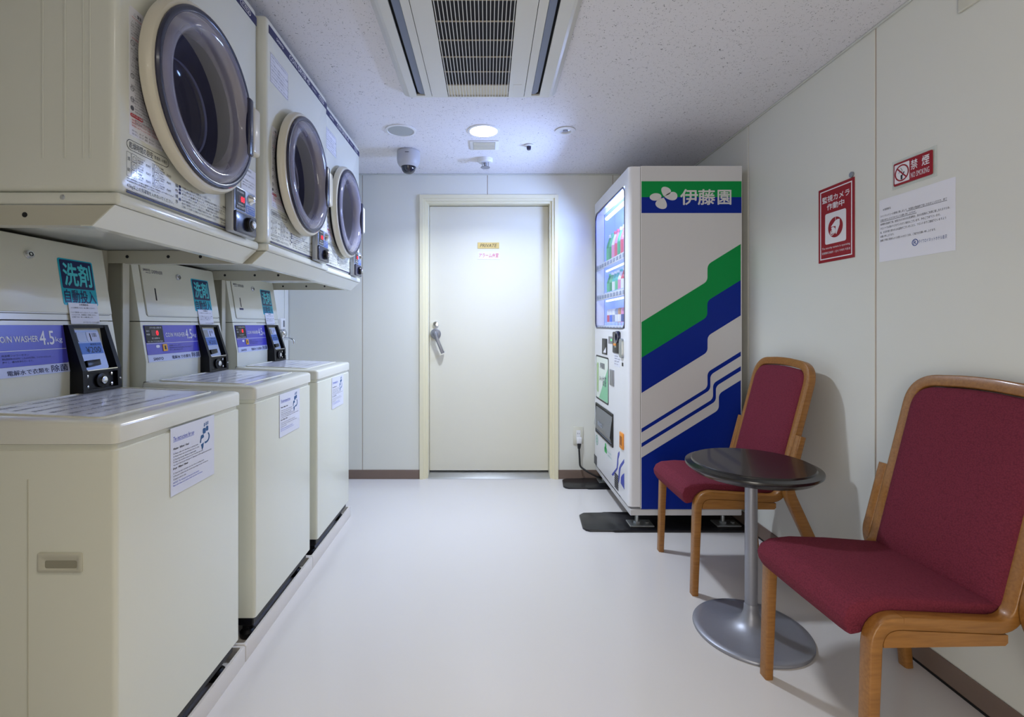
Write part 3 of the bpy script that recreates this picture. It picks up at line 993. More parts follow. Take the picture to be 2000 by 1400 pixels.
def dryer_proto():
    t = thing('tumble_dryer', (0, 0, DZB), 'x', 'tumble dryer', 'coin tumble dryers')
    F = Fr((0, 0, 0), (0, 1, 0), UP)
    H = 0.3165
    Z0, Z1 = 1.421, 2.208
    hole = 0.204

    def outer(ins, wv):
        return [F.p(a, b, wv) for a, b in rrect(-H + ins, H - ins, Z0 + ins, Z1 - ins, 0.014, 3, 10)]
    base2 = rrect(-H, H, Z0, Z1, 0.014, 3, 10)

    def circ(r, wv):
        res = []
        for a, b in base2:
            an = math.atan2(b - DZC, a - DU)
            res.append(F.p(DU + r * math.cos(an), DZC + r * math.sin(an), wv))
        return res
    mb = MB().loft([outer(0, -0.62), outer(0, -0.016), outer(0.002, -0.007), outer(0.007, -0.002), outer(0.016, 0.0), circ(hole, 0.0), circ(hole, -0.05)], True, False)
    mb.build('cabinet', m_white_d, t, angle=40)
    # base tray with a soft front lip
    mb = MB().box(-0.60, 0.006, -H, H, DZB, Z0 - 0.001, 0.008, 3)
    mb.build('base_tray', m_white_d, t)
    # pressed ribs and a screw on the side panels
    for sgn in (-1,):
        Fsd = Fr((0, sgn * H, 0), (-sgn, 0, 0), UP)
        for x0, x1 in ((-0.156, -0.152), (-0.110, -0.104), (-0.070, -0.066), (-0.056, -0.052)):
            a, b = sorted((x0 * -sgn, x1 * -sgn))
            MB().fbox(Fsd, a, b, 1.49, 2.17, 0.0, 0.0014, 0.0012, 2).build('pressed_rib', m_white_d, t)
        MB().lathe(Fsd, 0.112 * sgn, 1.4075, [(0.0055, 0.0), (0.0055, 0.001), (0.003, 0.0025), (0.0, 0.0025)], 16).build('screw', m_chrome, t)
    # drum
    mb = MB().lathe(F, DU, DZC, [(0.203, -0.05), (0.203, -0.08), (0.262, -0.10), (0.262, -0.42)], 48)
    mb.build('drum', m_drum, t)
    mb = MB().lathe(F, DU, DZC, [(0.262, -0.42), (0.12, -0.43), (0.0, -0.43)], 48)
    mb.build('drum_back', m_drumback, t)
    # door
    MB().lathe(F, DU, DZC, [(0.2, 0.0005), (0.212, 0.0005), (0.212, 0.016), (0.2, 0.016)], 64).build('door_gasket', m_black, t)
    mb = MB().lathe(F, DU, DZC, [(0.205, 0.016), (0.233, 0.016), (0.237, 0.020), (0.2375, 0.026), (0.235, 0.036), (0.230, 0.043), (0.224, 0.045), (0.213, 0.045), (0.205, 0.040), (0.205, 0.016)], 80)
    mb.build('door_ring', m_beige, t)
    mb = MB().lathe(F, DU, DZC, [(0.222, 0.044), (0.2225, 0.049), (0.219, 0.0535), (0.212, 0.0545), (0.207, 0.052), (0.206, 0.040), (0.212, 0.036)], 80)
    mb.build('window_rim', m_navyplastic, t)
    mb = MB().lathe(F, DU, DZC, [(0.2085, 0.050), (0.203, 0.056), (0.192, 0.059), (0.178, 0.058), (0.168, 0.050), (0.161, 0.034), (0.158, 0.012)], 80)
    win = mb.build('window_dome', m_smokeglass, t)
    # bowl that reaches into the drum, its end shifted sideways as the moulding is
    loops = []
    for r, wv, du in ((0.158, 0.012, 0.0), (0.152, -0.012, 0.006), (0.138, -0.045, 0.022), (0.128, -0.062, 0.030), (0.118, -0.070, 0.032), (0.06, -0.075, 0.032), (0.001, -0.076, 0.032)):
        loops.append([F.p(DU + du + r * math.cos(2 * math.pi * k / 64), DZC + r * math.sin(2 * math.pi * k / 64), wv) for k in range(64)])
    MB().loft(loops, False, False).build('window_bowl', m_bowl, win)
    MB().lathe(F, DU + 0.031, DZC, [(0.1275, -0.066), (0.1295, -0.062), (0.1275, -0.057), (0.1255, -0.062), (0.1275, -0.066)], 64).build('bowl_rim_highlight', m_bowlhighlight, win)
    # handle
    mb = MB().fbox(F, 0.154, 0.208, 1.668, 1.818, 0.030, 0.064, 0.011, 3)
    mb.build('door_handle', m_beige, t)
    MB().fbox(F, 0.130, 0.158, 1.655, 1.830, 0.050, 0.0655, 0.006).build('handle_bracket', m_navyplastic, t)
    # heading strip
    hs = MB().fbox(F, -0.300, 0.309, 2.153, 2.181, 0, 0.0012).build('heading_strip', m_navyink, t)
    mb = MB().text(F, 'SANYO', -0.240, -0.180, 2.161, 2.172, 0.0016, 0.02)
    mb.text(F, 'CO/N DRYER 45', -0.127, 0.084, 2.1575, 2.1765, 0.0016, 0.012)
    mb.text(F, 'CD-S45C1', 0.112, 0.168, 2.162, 2.171, 0.0016)
    mb.frame_line(F, rrect(0.198, 0.268, 2.158, 2.176, 0.009, 4), 0.0022, 0.0016)
    mb.text(F, '4.5kg', 0.208, 0.258, 2.162, 2.172, 0.0016, 0.01)
    mb.build('heading_lettering', m_signwhite, hs)
    # framed text label under the strip
    lb = MB().fbox(F, -0.290, -0.137, 1.990, 2.094, 0, 0.0008).build('upper_label', m_paper, t)
    mb = MB().frame_line(F, [(-0.288, 1.992), (-0.139, 1.992), (-0.139, 2.092), (-0.288, 2.092)], 0.0012, 0.0012)
    up = ['・乾燥終了後は速やかに衣類を取り出して', 'ください。', '・ドアを開けると運転は止まります。再運転', 'するときはドアを閉めてください。', '・乾燥中は窓や金属部に触れないでください。', '・糸くずフィルターは毎回掃除してください。', '・次の物は乾燥しないでください。', 'ゴム、ウレタン、毛皮、皮革、油の付いた物']
    for k, s_ in enumerate(up):
        z = 2.080 - k * 0.0115
        mb.text(F, s_, -0.284, -0.284 + 0.0072 * len(s_), z, z + 0.0062, 0.0012)
    mb.build('label_print', m_inkgrey, lb)
    # warning column beside the door
    pts = [(-0.277, 1.556), (-0.284 + 0.006, 1.836), (-0.234, 1.845), (-0.2335, 1.815)]
    arc = []
    for k in range(14):
        z = 1.815 - k * 0.02
        if z < 1.556:
            break
        arc.append((DU - math.sqrt(max(0, 0.199 ** 2 - (z - DZC) ** 2)), z))
    wl_ = MB().prism(F, [(-0.2785, 1.556), (-0.2785, 1.836), (-0.274, 1.841), (-0.236, 1.841)] + arc + [(-0.170, 1.575), (-0.170, 1.556)], 0, 0.0008).build('warning_label', m_paper, t)
    mbk, mbr = MB(), MB()

    def tri(mb, u, v, s_):
        mb.frame_line(F, [(u - s_, v), (u + s_, v), (u, v + 1.75 * s_)], s_ * 0.16, 0.0012)

    def lim(z):
        return DU - math.sqrt(max(0, 0.201 ** 2 - (z - DZC) ** 2))

    def row(mb, s_, z, u0=-0.274, h=0.0042):
        a, b = u0, min(lim(z), u0 + len(s_) * h * 1.05)
        if b - a > 0.012:
            n = max(1, int((b - a) / (h * 1.05)))
            mb.text(F, s_[:n], a, a + min(n, len(s_)) * h * 1.05, z, z + h, 0.0012)
    tri(mbk, -0.262, 1.824, 0.004)
    mbk.text(F, '警告', -0.255, -0.242, 1.824, 1.8315, 0.0012, 0.02)
    row(mbr, '・やけどや火災に注意', 1.8165, h=0.0045)
    tri(mbk, -0.2695, 1.802, 0.0052)
    body = '油の付いた衣類は乾燥しないでください自然発火や引火の原因になりますので絶対に入れないこと'
    rows_z = [(1.809, -0.2625), (1.803, -0.2625), (1.796, -0.274), (1.790, -0.274), (1.784, -0.274), (1.778, -0.274)]
    for k, (z, u) in enumerate(rows_z):
        row(mbk, body[k * 4:k * 4 + 10], z, u)
    row(mbr, '・水や蒸気に注意', 1.7705, h=0.0045)
    mbk.ring(F, circle(-0.269, 1.761, 0.0062, 20), circle(-0.269, 1.761, 0.0053, 20), 0.0009, 0.0012)
    mbk.line(F, (-0.2735, 1.7655), (-0.2645, 1.7565), 0.0009, 0.0012)
    for k, (z, u) in enumerate(((1.764, -0.2615), (1.758, -0.2615), (1.751, -0.2615), (1.745, -0.274), (1.739, -0.274))):
        row(mbk, body[k * 3:k * 3 + 9], z, u)
    tri(mbk, -0.266, 1.729, 0.0042)
    mbk.text(F, '注意', -0.260, -0.2565 + 0.003, 1.7285, 1.736, 0.0012, 0.02)
    row(mbk, '・ドアに注意', 1.7215, h=0.0045)
    tri(mbk, -0.2695, 1.709, 0.0050)
    for k in range(22):
        z = 1.714 - 0.0061 * k
        u = -0.262 if (k % 5) < 3 else -0.274
        if k % 5 == 4:
            row(mbk, '・毛布などを入れないでください', z, -0.276, 0.0046)
        else:
            row(mbk, body[(k * 5) % 20:(k * 5) % 20 + 24], z, u)
    for z in (1.688, 1.660, 1.637):
        mbk.ring(F, circle(-0.2695, z, 0.0055, 20), circle(-0.2695, z, 0.0047, 20), 0.0009, 0.0012)
        mbk.line(F, (-0.2733, z + 0.0038), (-0.2657, z - 0.0038), 0.0008, 0.0012)
    mbk.plate(F, circle(-0.270, 1.617, 0.0055, 20), 0.0012)
    for k in range(3):
        row(mbr, '・使用前に必ずフィルターの糸くずを取り除いて使用ください火災の原因', 1.5895 - 0.0062 * k, -0.274)
    for k in range(2):
        row(mbk, '取り外し　糸くず　掃除　取り付け　フィルターの掃除方法', 1.566 - 0.0068 * k, -0.270)
    mbk.build('warning_print', m_inkgrey, wl_)
    tag(mbr.build('warning_red_print', m_redink, wl_), kind='stuff')
    pill = MB().prism(F, rrect(-0.2755, -0.236, 1.5975, 1.6055, 0.004, 4), 0.0008, 0.0011).build('filter_heading', m_redink, wl_)
    MB().text(F, '糸くずフィルターのお掃除', -0.273, -0.2385, 1.5995, 1.6040, 0.0014, 0.01).build('filter_lettering', m_paper, wl_)
    # time table
    mb = MB().frame_line(F, rrect(-0.286, -0.146, 1.5225, 1.5455, 0.0115, 5), 0.0010, 0.0006)
    mb.text(F, '乾燥時間の目安', -0.2785, -0.203, 1.5265, 1.5415, 0.0006, 0.008)
    mb.text(F, '（普通洗いの場合）', -0.199, -0.151, 1.5295, 1.5385, 0.0006)
    for (a, c, ws) in ((-0.286, -0.2715, 'l'), (-0.2045, -0.1985, 'r')):
        mb.frame_line(F, [(a, 1.4635), (c - 0.001, 1.4635), (c - 0.001, 1.5165), (a, 1.5165)], 0.0006, 0.0006)
        for k in range(3):
            z = 1.5000 - k * 0.018
            mb.frame_line(F, rrect(c, c + 0.017, z - 0.0005, z + 0.0165, 0.002, 2), 0.0006, 0.0006)
    mb.text(F, '混', -0.2835, -0.2755, 1.498, 1.506, 0.0006)
    mb.text(F, '紡', -0.2835, -0.2755, 1.474, 1.482, 0.0006)
    for k, s_ in enumerate('も　め　ん'[::2]):
        mb.text(F, s_, -0.2040, -0.1995, 1.502 - 0.017 * k, 1.507 - 0.017 * k, 0.0006)
    names = [('ワイシャツ', '約20枚', '約30分'), ('ブラウス', '約20枚', '約30分'), ('作業服', '約3着', '約60分'), ('下着類', '約40枚', '約60分'), ('タオル', '約20枚', '約60分'), ('シーツ', '約5枚', '約60分')]
    for k, (a, b_, c) in enumerate(names):
        u = -0.252 if k < 3 else -0.179
        z = 1.5000 - (k % 3) * 0.018
        mb.text(F, a, u, u + 0.0045 * len(a), z + 0.0105, z + 0.0155, 0.0006)
        mb.text(F, b_, u, u + 0.018, z + 0.0050, z + 0.0095, 0.0006)
        mb.text(F, '（混合）', u, u + 0.016, z + 0.0002, z + 0.0042, 0.0006)
        mb.text(F, c, u + 0.026, u + 0.042, z + 0.0020, z + 0.0085, 0.0006, 0.006)
        cx = (-0.2715 if k < 3 else -0.1985) + 0.0085
        mb.frame_line(F, [(cx - 0.005, z + 0.003), (cx + 0.005, z + 0.003), (cx + 0.004, z + 0.010), (cx, z + 0.0135), (cx - 0.004, z + 0.010)], 0.0006, 0.0006)
    mb.text(F, '※乾燥時間は衣類の種類や脱水の程度により異なります', -0.285, -0.128, 1.4565, 1.4605, 0.0006)
    mb.text(F, '乾燥機時間は周囲温度により変化します', -0.285, -0.180, 1.4510, 1.4550, 0.0006)
    mb.text(F, '4.5kg以上の洗濯物を入れないでください。', -0.285, -0.128, 1.4370, 1.4480, 0.0006, 0.003)
    # operating order
    for k, s_ in enumerate('操作順序'):
        mb.text(F, s_, -0.1205, -0.1095, 1.4850 - 0.0135 * k, 1.4950 - 0.0135 * k, 0.0006, 0.008)
    order = ['ドアを開けドラムに衣類を入れて洗濯物を入れ、ドアを閉めてください。', 'ドラム奥の糸くずフィルターにご使用前は必ず掃除してください。', '表示した金額を投入して、ドラムに入れてください。', 'メニューボタンを押してください。乾燥時間はお選びください。', '100円硬貨を入れてください。乾燥を始めます。', '途中で硬貨を入れると時間が追加されます、残り時間を表示して', 'ご注意：ドアを開けると運転が止まりますのでお気を付けください。']
    for k, s_ in enumerate(order):
        z = 1.4880 - 0.0081 * k
        ln = [0.132, 0.205, 0.213, 0.203, 0.165, 0.205, 0.160][k]
        mb.text(F, s_, -0.095, -0.095 + ln, z, z + 0.0060, 0.0006)
    mb.frame_line(F, rrect(0.088, 0.121, 1.4345, 1.4535, 0.004, 3), 0.0006, 0.0006)
    mb.text(F, '4.5kg', 0.091, 0.118, 1.4365, 1.4440, 0.0006)
    mb.text(F, '乾燥容量', 0.093, 0.116, 1.4470, 1.4510, 0.0006)
    mb.text(F, '電気用品', 0.098, 0.119, 1.4865, 1.4915, 0.0006, 0.01)
    mb.build('front_print', m_ink, t)
    mb = MB()
    for k in range(4):
        z = 1.4905 - 0.0081 * k - (0.008 if k == 3 else 0)
        mb.prism(F, rrect(-0.1065, -0.0985, z - 0.003, z + 0.0035, 0.002, 3), 0, 0.0006)
    mb.fbox(F, -0.286, 0.137, 1.4315, 1.4328, 0, 0.0006)
    mb.fbox(F, -0.286, 0.137, 1.4262, 1.4302, 0, 0.0006)
    mb.build('front_navy_print', m_navyink, t)
    F0, F = F, Fr(F.p(-0.016, 0), (0, 1, 0), UP)
    # coin unit
    cu = MB().fbox(F, 0.125, 0.256, 1.4185, 1.560, 0.0, 0.027, 0.006, 3).build('coin_unit', m_coinunit, t)
    MB().fbox(F, 0.127, 0.255, 1.486, 1.558, 0.026, 0.0295, 0.002).build('coin_face', m_silverblue, cu)
    ds = MB().prism(F, rrect(0.131, 0.190, 1.4895, 1.5535, 0.004, 3), 0.0295, 0.0305).build('display_window', m_blackgloss, t)
    MB().fbox(F, 0.147, 0.184, 1.513, 1.534, 0.0305, 0.0309).build('led_field', m_ledoff, ds)
    MB().text(F, '00', 0.162, 0.183, 1.515, 1.532, 0.0313, 0.02).build('led_digit', m_redled, ds)
    mb = MB().text(F, '只今の残時間分', 0.138, 0.180, 1.541, 1.548, 0.0310)
    mb.text(F, '残時間表示', 0.145, 0.178, 1.504, 1.510, 0.0310)
    mb.text(F, '30分100円', 0.137, 0.186, 1.4925, 1.502, 0.0310, 0.01)
    mb.build('display_lettering', m_signwhite, ds)
    MB().lathe(F, 0.222, 1.5355, [(0.017, 0.029), (0.017, 0.032), (0.013, 0.036), (0.008, 0.044), (0.0, 0.046)], 28).build('coin_knob', m_chrome, cu)
    bl = MB().prism(F, rrect(0.196, 0.252, 1.4885, 1.514, 0.004, 3), 0.0295, 0.0303).build('price_label', m_bluelabel, t)
    mb = MB()
    for k in range(3):
        mb.text(F, ['100円硬貨', '投入後ボタンを', '押してください'][k], 0.203, 0.247, 1.506 - k * 0.0072, 1.511 - k * 0.0072, 0.0307)
    mb.fbox(F, 0.199, 0.2005, 1.492, 1.509, 0.0303, 0.0307)
    mb.build('price_print', m_signwhite, bl)
    bx = MB().prism(F, rrect(0.127, 0.255, 1.4205, 1.4845, 0.007, 3), 0.026, 0.034, 0.002).build('cash_door', m_navyplastic, t)
    MB().lathe(F, 0.200, 1.4525, [(0.0225, 0.033), (0.0225, 0.043), (0.019, 0.047), (0.012, 0.047)], 32).build('lock_collar', m_blackgloss, bx)
    MB().lathe(F, 0.202, 1.4525, [(0.0125, 0.045), (0.0125, 0.052), (0.010, 0.054), (0.0, 0.0545)], 28).build('lock_barrel', m_chrome, bx)
    return t


m_coinunit = M('coin_unit_grey', (176, 180, 188), 0.3, 0.25)
m_white_d = M('dryer_enamel', (228, 229, 218), 0.22, spec=0.5, coat=0.25)
m_bowlhighlight = M('bowl_edge_highlight', (120, 126, 170), 0.15, coat=0.5)  # pale blue puts the highlight along the bowl edge into the colour
D_POS = [(-0.786, 1.345), (-0.760, 1.990), (-0.775, 2.628)]
dl = ['cream coin dryer nearest the camera, its side and big round door in view',
      'middle cream coin dryer with smoky round door, between the two others',
      'cream coin dryer closest to the door of the room']
dp = dryer_proto()
for k in (2, 1):
    dup(dp, (D_POS[k][0], D_POS[k][1], DZB), dl[k])
dp.location = (D_POS[0][0], D_POS[0][1], DZB)
OFF[dp.name] = Vector(dp.location)
dp['label'] = dl[0]

# paper note on the first dryer
F = Fr((D_POS[0][0], D_POS[0][1], 0), (0, 1, 0), UP)
for k, lb in enumerate(('white paper note beside the door of the dryer nearest the camera', 'white paper note beside the door of the middle dryer', 'white paper note beside the door of the dryer closest to the door')):
    F = Fr((D_POS[k][0], D_POS[k][1], 0), (0, 1, 0), UP)
    t = thing('paper_note', F.p(0.255, 1.565, 0), lb, 'notice', 'paper notes on the dryers')
    MB().fbox(F, 0.205, 0.302, 1.563, 1.652, 0.0006, 0.0014).build('paper', m_paper, t)
    mb = MB().text(F, 'お客様各位', 0.235, 0.270, 1.640, 1.6465, 0.0018, 0.008)
    for s_, a, b, z in (('いつも御利用いただき有難うございます。', 0.213, 0.290, 1.626), ('こちらで御利用いただくにはコイン', 0.211, 0.296, 1.606), ('両替はフロントにてご利用ください。', 0.213, 0.292, 1.597), ('お手数ですが宜しくお願い致します。', 0.213, 0.280, 1.588), ('ダイワロイネットホテル金沢', 0.230, 0.296, 1.569)):
        mb.text(F, s_, a, b, z, z + 0.005, 0.0018)
    mb.build('print', m_ink, t)

# dryer racks: two posts, two arms and a sloping front apron each
rl = ['cream steel rack carrying the dryer nearest the camera', 'cream steel rack carrying the middle dryer', 'cream steel rack carrying the dryer closest to the door']
for k in range(3):
    X, Yc = D_POS[k]
    H = 0.3165
    t = thing('dryer_rack', (X - 0.4, Yc, 0), rl[k], 'rack', 'racks under the dryers')
    Fxz = Fr((0, 0, 0), (1, 0, 0), UP)
    Yw = [1.030, 1.634, 1.668, 2.252, 2.291, 2.900]
    for side, y0 in ((0, Yw[2 * k]), (1, Yw[2 * k + 1])):
        xf = -1.250 if side == 0 else -1.298
        y1 = y0 + 0.030
        # post: a folded channel
        mb = MB().box(xf - 0.004, xf, y0, y1, 0.0, DZB - 0.002)
        mb.box(xf - 0.075, xf - 0.004, y1 - 0.003, y1, 0.0, DZB - 0.002)
        mb.box(xf - 0.079, xf - 0.075, y0, y1, 0.0, DZB - 0.002)
        mb.build('post', m_rack, t, smooth=False)
        ya = max(y0, Yc - H + 0.002) if side == 0 else y1 - 0.003
        arm = MB().prism(Fxz, [(xf + 0.001, 1.349), (X - 0.052, 1.349), (X - 0.004, 1.3915), (xf + 0.001, 1.3915)], -(ya + 0.003), -ya).build('arm', m_rack, t, smooth=False)
        hb = MB()
        for xx in (-1.23, -1.09, -0.98):
            hb.cyl(Fr((0, ya, 0), (1, 0, 0), UP), xx, 1.371, 0.0055, 0.0, 0.0008, 14)
        tag(hb.build('bolt_holes', m_dark, arm), kind='stuff')
        if side == 0:
            MB().box(xf + 0.002, X - 0.06, ya + 0.003, ya + 0.028, 1.349, 1.352).build('arm_flange', m_rack, t, smooth=False)
    a0, a1 = Yc - H + 0.001, Yc + H - 0.001
    mb = MB().prism(Fr((0, 0, 0), (1, 0, 0), UP), [(X - 0.002, 1.3915), (X - 0.006, 1.3915), (X - 0.054, 1.3475), (X - 0.050, 1.3475)], -a1, -a0)
    mb.box(X - 0.075, X - 0.052, a0, a1, 1.3470, 1.3495)
    mb.build('front_apron', m_white_d, t, smooth=False)
# ------------------------------------------------------------------ drinks vending machine
VX, VXB, VY0, VY1 = 0.785, 1.4125, 2.70, 3.575
VZ0, VZ1 = 0.117, 2.021
t = thing('vending_machine', (1.1, 3.137, 0), 'tall white drinks vending machine with green and blue stripes on its side', 'vending machine')
vm = t
mb = MB()
mb.box(0.935, VXB, VY0, VY1, VZ0, VZ1)
mb.box(0.852, 0.935, VY0, VY0 + 0.03, VZ0, VZ1)
mb.box(0.852, 0.935, VY1 - 0.03, VY1, VZ0, VZ1)
mb.box(0.852, 0.935, VY0 + 0.03, VY1 - 0.03, VZ1 - 0.08, VZ1)
mb.box(0.852, 0.935, VY0 + 0.03, VY1 - 0.03, VZ0, 1.10)
mb.build('cabinet', m_vmgrey, t, smooth=False)
MB().box(0.792, VXB, VY0 - 0.001, VY1, 0.080, 0.1155, 0.004, 1).build('base_rail', m_vmgrey, t)
# door leaf: two stiles, top and bottom panels around the display window
Fz = Fr((0, 0, 0), (1, 0, 0), (0, 1, 0))
WY0, WY1, WZ0, WZ1 = 2.782, 3.532, 1.118, 1.935
D0, D1 = 0.128, 2.018
mb = MB()


def stile(y0, y1, z0, z1, near):
    xs, xe, r = VX, 0.848, 0.022
    if near:
        pts = [(xe, y1), (xs, y1), (xs, y0 + r)] + [(xs + r - r * math.cos(a), y0 + r - r * math.sin(a)) for a in [math.radians(10 * q) for q in range(1, 9)]] + [(xs + r, y0), (xe, y0)]
    else:
        pts = [(xe, y0), (xs, y0), (xs, y1 - r)] + [(xs + r - r * math.cos(a), y1 - r + r * math.sin(a)) for a in [math.radians(10 * q) for q in range(1, 9)]] + [(xs + r, y1), (xe, y1)]
    mb.prism(Fz, pts, z0, z1)


stile(VY0 + 0.001, WY0, D0, D1, True)
stile(WY1, VY1 - 0.001, D0, D1, False)
mb.box(VX, 0.848, WY0, WY1, WZ1, D1)
mb.box(VX, 0.848, WY0, WY1, D0, WZ0)
mb.build('front_door', m_vmwhite, t, angle=25)
mb = MB()
mb.box(0.847, 0.8525, VY0 + 0.004, VY0 + 0.03, D0 + 0.01, D1 - 0.005)
mb.box(0.847, 0.8525, VY1 - 0.03, VY1 - 0.004, D0 + 0.01, D1 - 0.005)
mb.build('door_seal', m_greyedge, t, smooth=False)
Fv = Fr((VX, 0, 0), (0, -1, 0), UP)              # front face, u = -y, n = -x


def fp(px, py):
    d = VX / (px - 952.0)
    return -FPX * d, CH + (635 - py) * d


ro, ri = rrect(-WY1 - 0.004, -WY0 + 0.004, WZ0 - 0.004, WZ1 + 0.004, 0.05, 6), rrect(-WY1 + 0.006, -WY0 - 0.004, WZ0 + 0.004, WZ1 - 0.006, 0.045, 6)
MB().ring(Fv, ro, ri, -0.004, 0.003).build('window_gasket', m_navyplastic, t)
MB().prism(Fv, ri, -0.006, -0.003).build('display_pane', m_vmglass, t)
# corner fillets behind the gasket are part of the pane surround
# display box
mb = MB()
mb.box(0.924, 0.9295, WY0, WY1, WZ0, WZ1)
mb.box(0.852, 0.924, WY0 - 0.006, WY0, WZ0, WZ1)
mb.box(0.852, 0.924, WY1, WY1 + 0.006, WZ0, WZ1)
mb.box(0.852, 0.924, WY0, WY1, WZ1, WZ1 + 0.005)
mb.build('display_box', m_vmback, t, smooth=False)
rows = [(1.560, 1.935), (1.345, 1.530), (1.130, 1.318)]
NB = 10
btn_mesh = None
for zi, (zs, zt) in enumerate(rows):
    MB().box(0.842, 0.924, WY0 + 0.002, WY1 - 0.002, zs - 0.006, zs, 0.002, 1).build('display_shelf', m_strip, t, smooth=False)
    st_ = MB().fbox(Fv, -WY1 + 0.006, -WY0 - 0.004, zs - 0.034, zs + 0.006, -0.016, -0.008, 0.002).build('button_strip', m_strip, t)
    for k in range(NB):
        yc = WY0 + 0.045 + k * 0.0735
        if btn_mesh is None:
            b0 = MB().fbox(Fr((0, 0, 0), (0, -1, 0), UP), -0.019, 0.019, -0.012, 0.012, 0, 0.004, 0.002, 1).build('push_button', m_button, None, (0, 0, 0))
            btn_mesh = b0.data
            b = b0
        else:
            b = bpy.data.objects.new('push_button', btn_mesh)
            COL.objects.link(b)
        b.parent = st_
        b.location = Vector((VX + 0.008, yc, zs - 0.014)) - OFF[st_.name]
    mb = MB()
    for k in range(NB):
        yc = WY0 + 0.045 + k * 0.0735
        mb.box(0.848, 0.850, yc - 0.026, yc + 0.026, zs + 0.002, zs + 0.026)
    tag(mb.build('price_tags', m_vmback, t, smooth=False), kind='stuff')
    # cold white tube under the shelf above
    Fy = Fr((0, 0, 0), (0, 0, 1), (1, 0, 0))
    zt2 = WZ1 - 0.030 if zi == 0 else rows[zi - 1][0] - 0.044
    tb = MB()
    tb.tube([(0.862, WY0 + 0.02, zt2 if zi == 0 else zt2 + 0.01), (0.862, WY1 - 0.02, zt2 if zi == 0 else zt2 + 0.01)], 0.013 if zi == 0 else 0.007, 12)
    tb.build('light_tube', m_tube, t)
MB().box(0.918, 0.9235, WY0 + 0.01, WY0 + 0.36, 1.70, 1.84).build('blue_card', m_vmblueback, t, smooth=False)
dcol = (0.38, 0.54, 1.0)
area_lamp('display_lamp', (0.858, 3.157, WZ1 - 0.05), VM_LAMP, dcol, 0.70, (0, math.radians(35), math.radians(0)), 'RECTANGLE', 0.03)
L = bpy.data.objects['display_lamp']
# long axis along y, shining out of the window (-x) and down
L.data.size, L.data.size_y = 0.09, 0.44
L.location.y = 3.02
L.data.spread = math.radians(142)
L.rotation_euler = (0, math.radians(88), 0)

# side graphics
Fs = Fr((0, VY0, 0), (1, 0, 0), UP)
kx = VY0 / FPX


def sp(cx, cy):
    return ((1080 + cx / 1.8425 - 952) * kx, CH + (635 - 300 - cy / 1.8425) * kx)


def sxy(px, py):
    return ((px - 952) * kx, CH + (635 - py) * kx)


X0g, X1g = 317.0, 675.5


def swoosh(yl, xk, yr, r=30):
    s_ = 0.62
    pts = [(X0g, yl), (xk, yl - s_ * (xk - X0g)), (xk, yr + s_ * (X1g - xk)), (X1g, yr)]
    return [(p.x, p.y) for p in round_path([(a, b, 0) for a, b in pts], r, 8)]


def band(name, top, bot, mat, w):
    poly = [sp(*p) for p in top] + [sp(*p) for p in reversed(bot)]
    MB().prism(Fs, poly, 0.0002, w).build(name, mat, vm, smooth=False)


g_top, g_bot, b_bot = swoosh(607, 556, 325), swoosh(735, 555, 455), swoosh(862, 556, 582)
band('green_swoosh', g_top, g_bot, m_green, 0.0012)
band('blue_swoosh', g_bot, b_bot, m_blue, 0.0012)
band('blue_stripe', swoosh(990, 556, 712, 26), swoosh(1004, 566, 728, 26), m_blue, 0.0012)
band('blue_stripe', swoosh(1043, 576, 765, 26), swoosh(1057, 586, 781, 26), m_blue, 0.0012)
band('blue_field', swoosh(1095, 597, 815, 30), [(X0g, 1279), (X1g, 1279)], m_blue, 0.0012)
a0, b0 = sxy(1251.5, 416)
a1, b1 = sxy(1448, 354)
bm_ = sxy(0, 385)[1]
MB().fbox(Fs, a0, a1, bm_, b1, 0.0002, 0.0012).build('green_heading_band', m_green, vm, smooth=False)
MB().fbox(Fs, a0, a1, b0, bm_, 0.0002, 0.0012).build('blue_heading_band', m_blue, vm, smooth=False)
# four-petal emblem and lettering (crop scale 9.09)


def q(cx, cy):
    return sxy(1240 + cx / 9.09, 340 + cy / 9.09)


def petal(tip, tail, wid, sq=1.0):
    tip, tail = Vector(q(*tip)), Vector(q(*tail))
    d = tail - tip
    n = Vector((-d.y, d.x)).normalized()
    ww = wid / 9.09 * kx / 2
    pts = []
    for k in range(40):
        a = 2 * math.pi * k / 40
        x = (1 - math.cos(a)) / 2
        y = math.sin(a) * (x ** 0.45) * 1.0 if sq < 1 else math.sin(a)
        p = tip + d * x + n * ww * y
        pts.append((p.x, p.y))
    return pts


mb = MB()
mb.prism(Fs, petal((512, 392), (575, 236), 225, 0.5), 0.0012, 0.0020)
mb.prism(Fs, petal((520, 403), (752, 385), 190, 0.5), 0.0012, 0.0020)
mb.prism(Fs, petal((510, 420), (440, 610), 265, 0.5), 0.0012, 0.0020)
mb.prism(Fs, petal((470, 398), (262, 415), 132, 1.0), 0.0012, 0.0020)
tag(mb.build('petal_emblem', m_vmgrey, vm, smooth=False))
mb = MB()
for ch, (x0, x1, y0, y1) in zip('伊藤園', ((808, 1112, 272, 545), (1120, 1418, 275, 545), (1470, 1705, 285, 540))):
    p0, p1 = q(x0, y1), q(x1, y0)
    mb.text(Fs, ch, p0[0], p1[0], p0[1], p1[1], 0.0018, 0.022)
mb.build('side_lettering', m_vmgrey, vm)
MB().fbox(Fs, 0.850, 0.8545, VZ0 + 0.005, VZ1 - 0.004, 0.0, 0.002).build('door_edge_bead', m_vmwhite, vm)

# fittings on the lower door


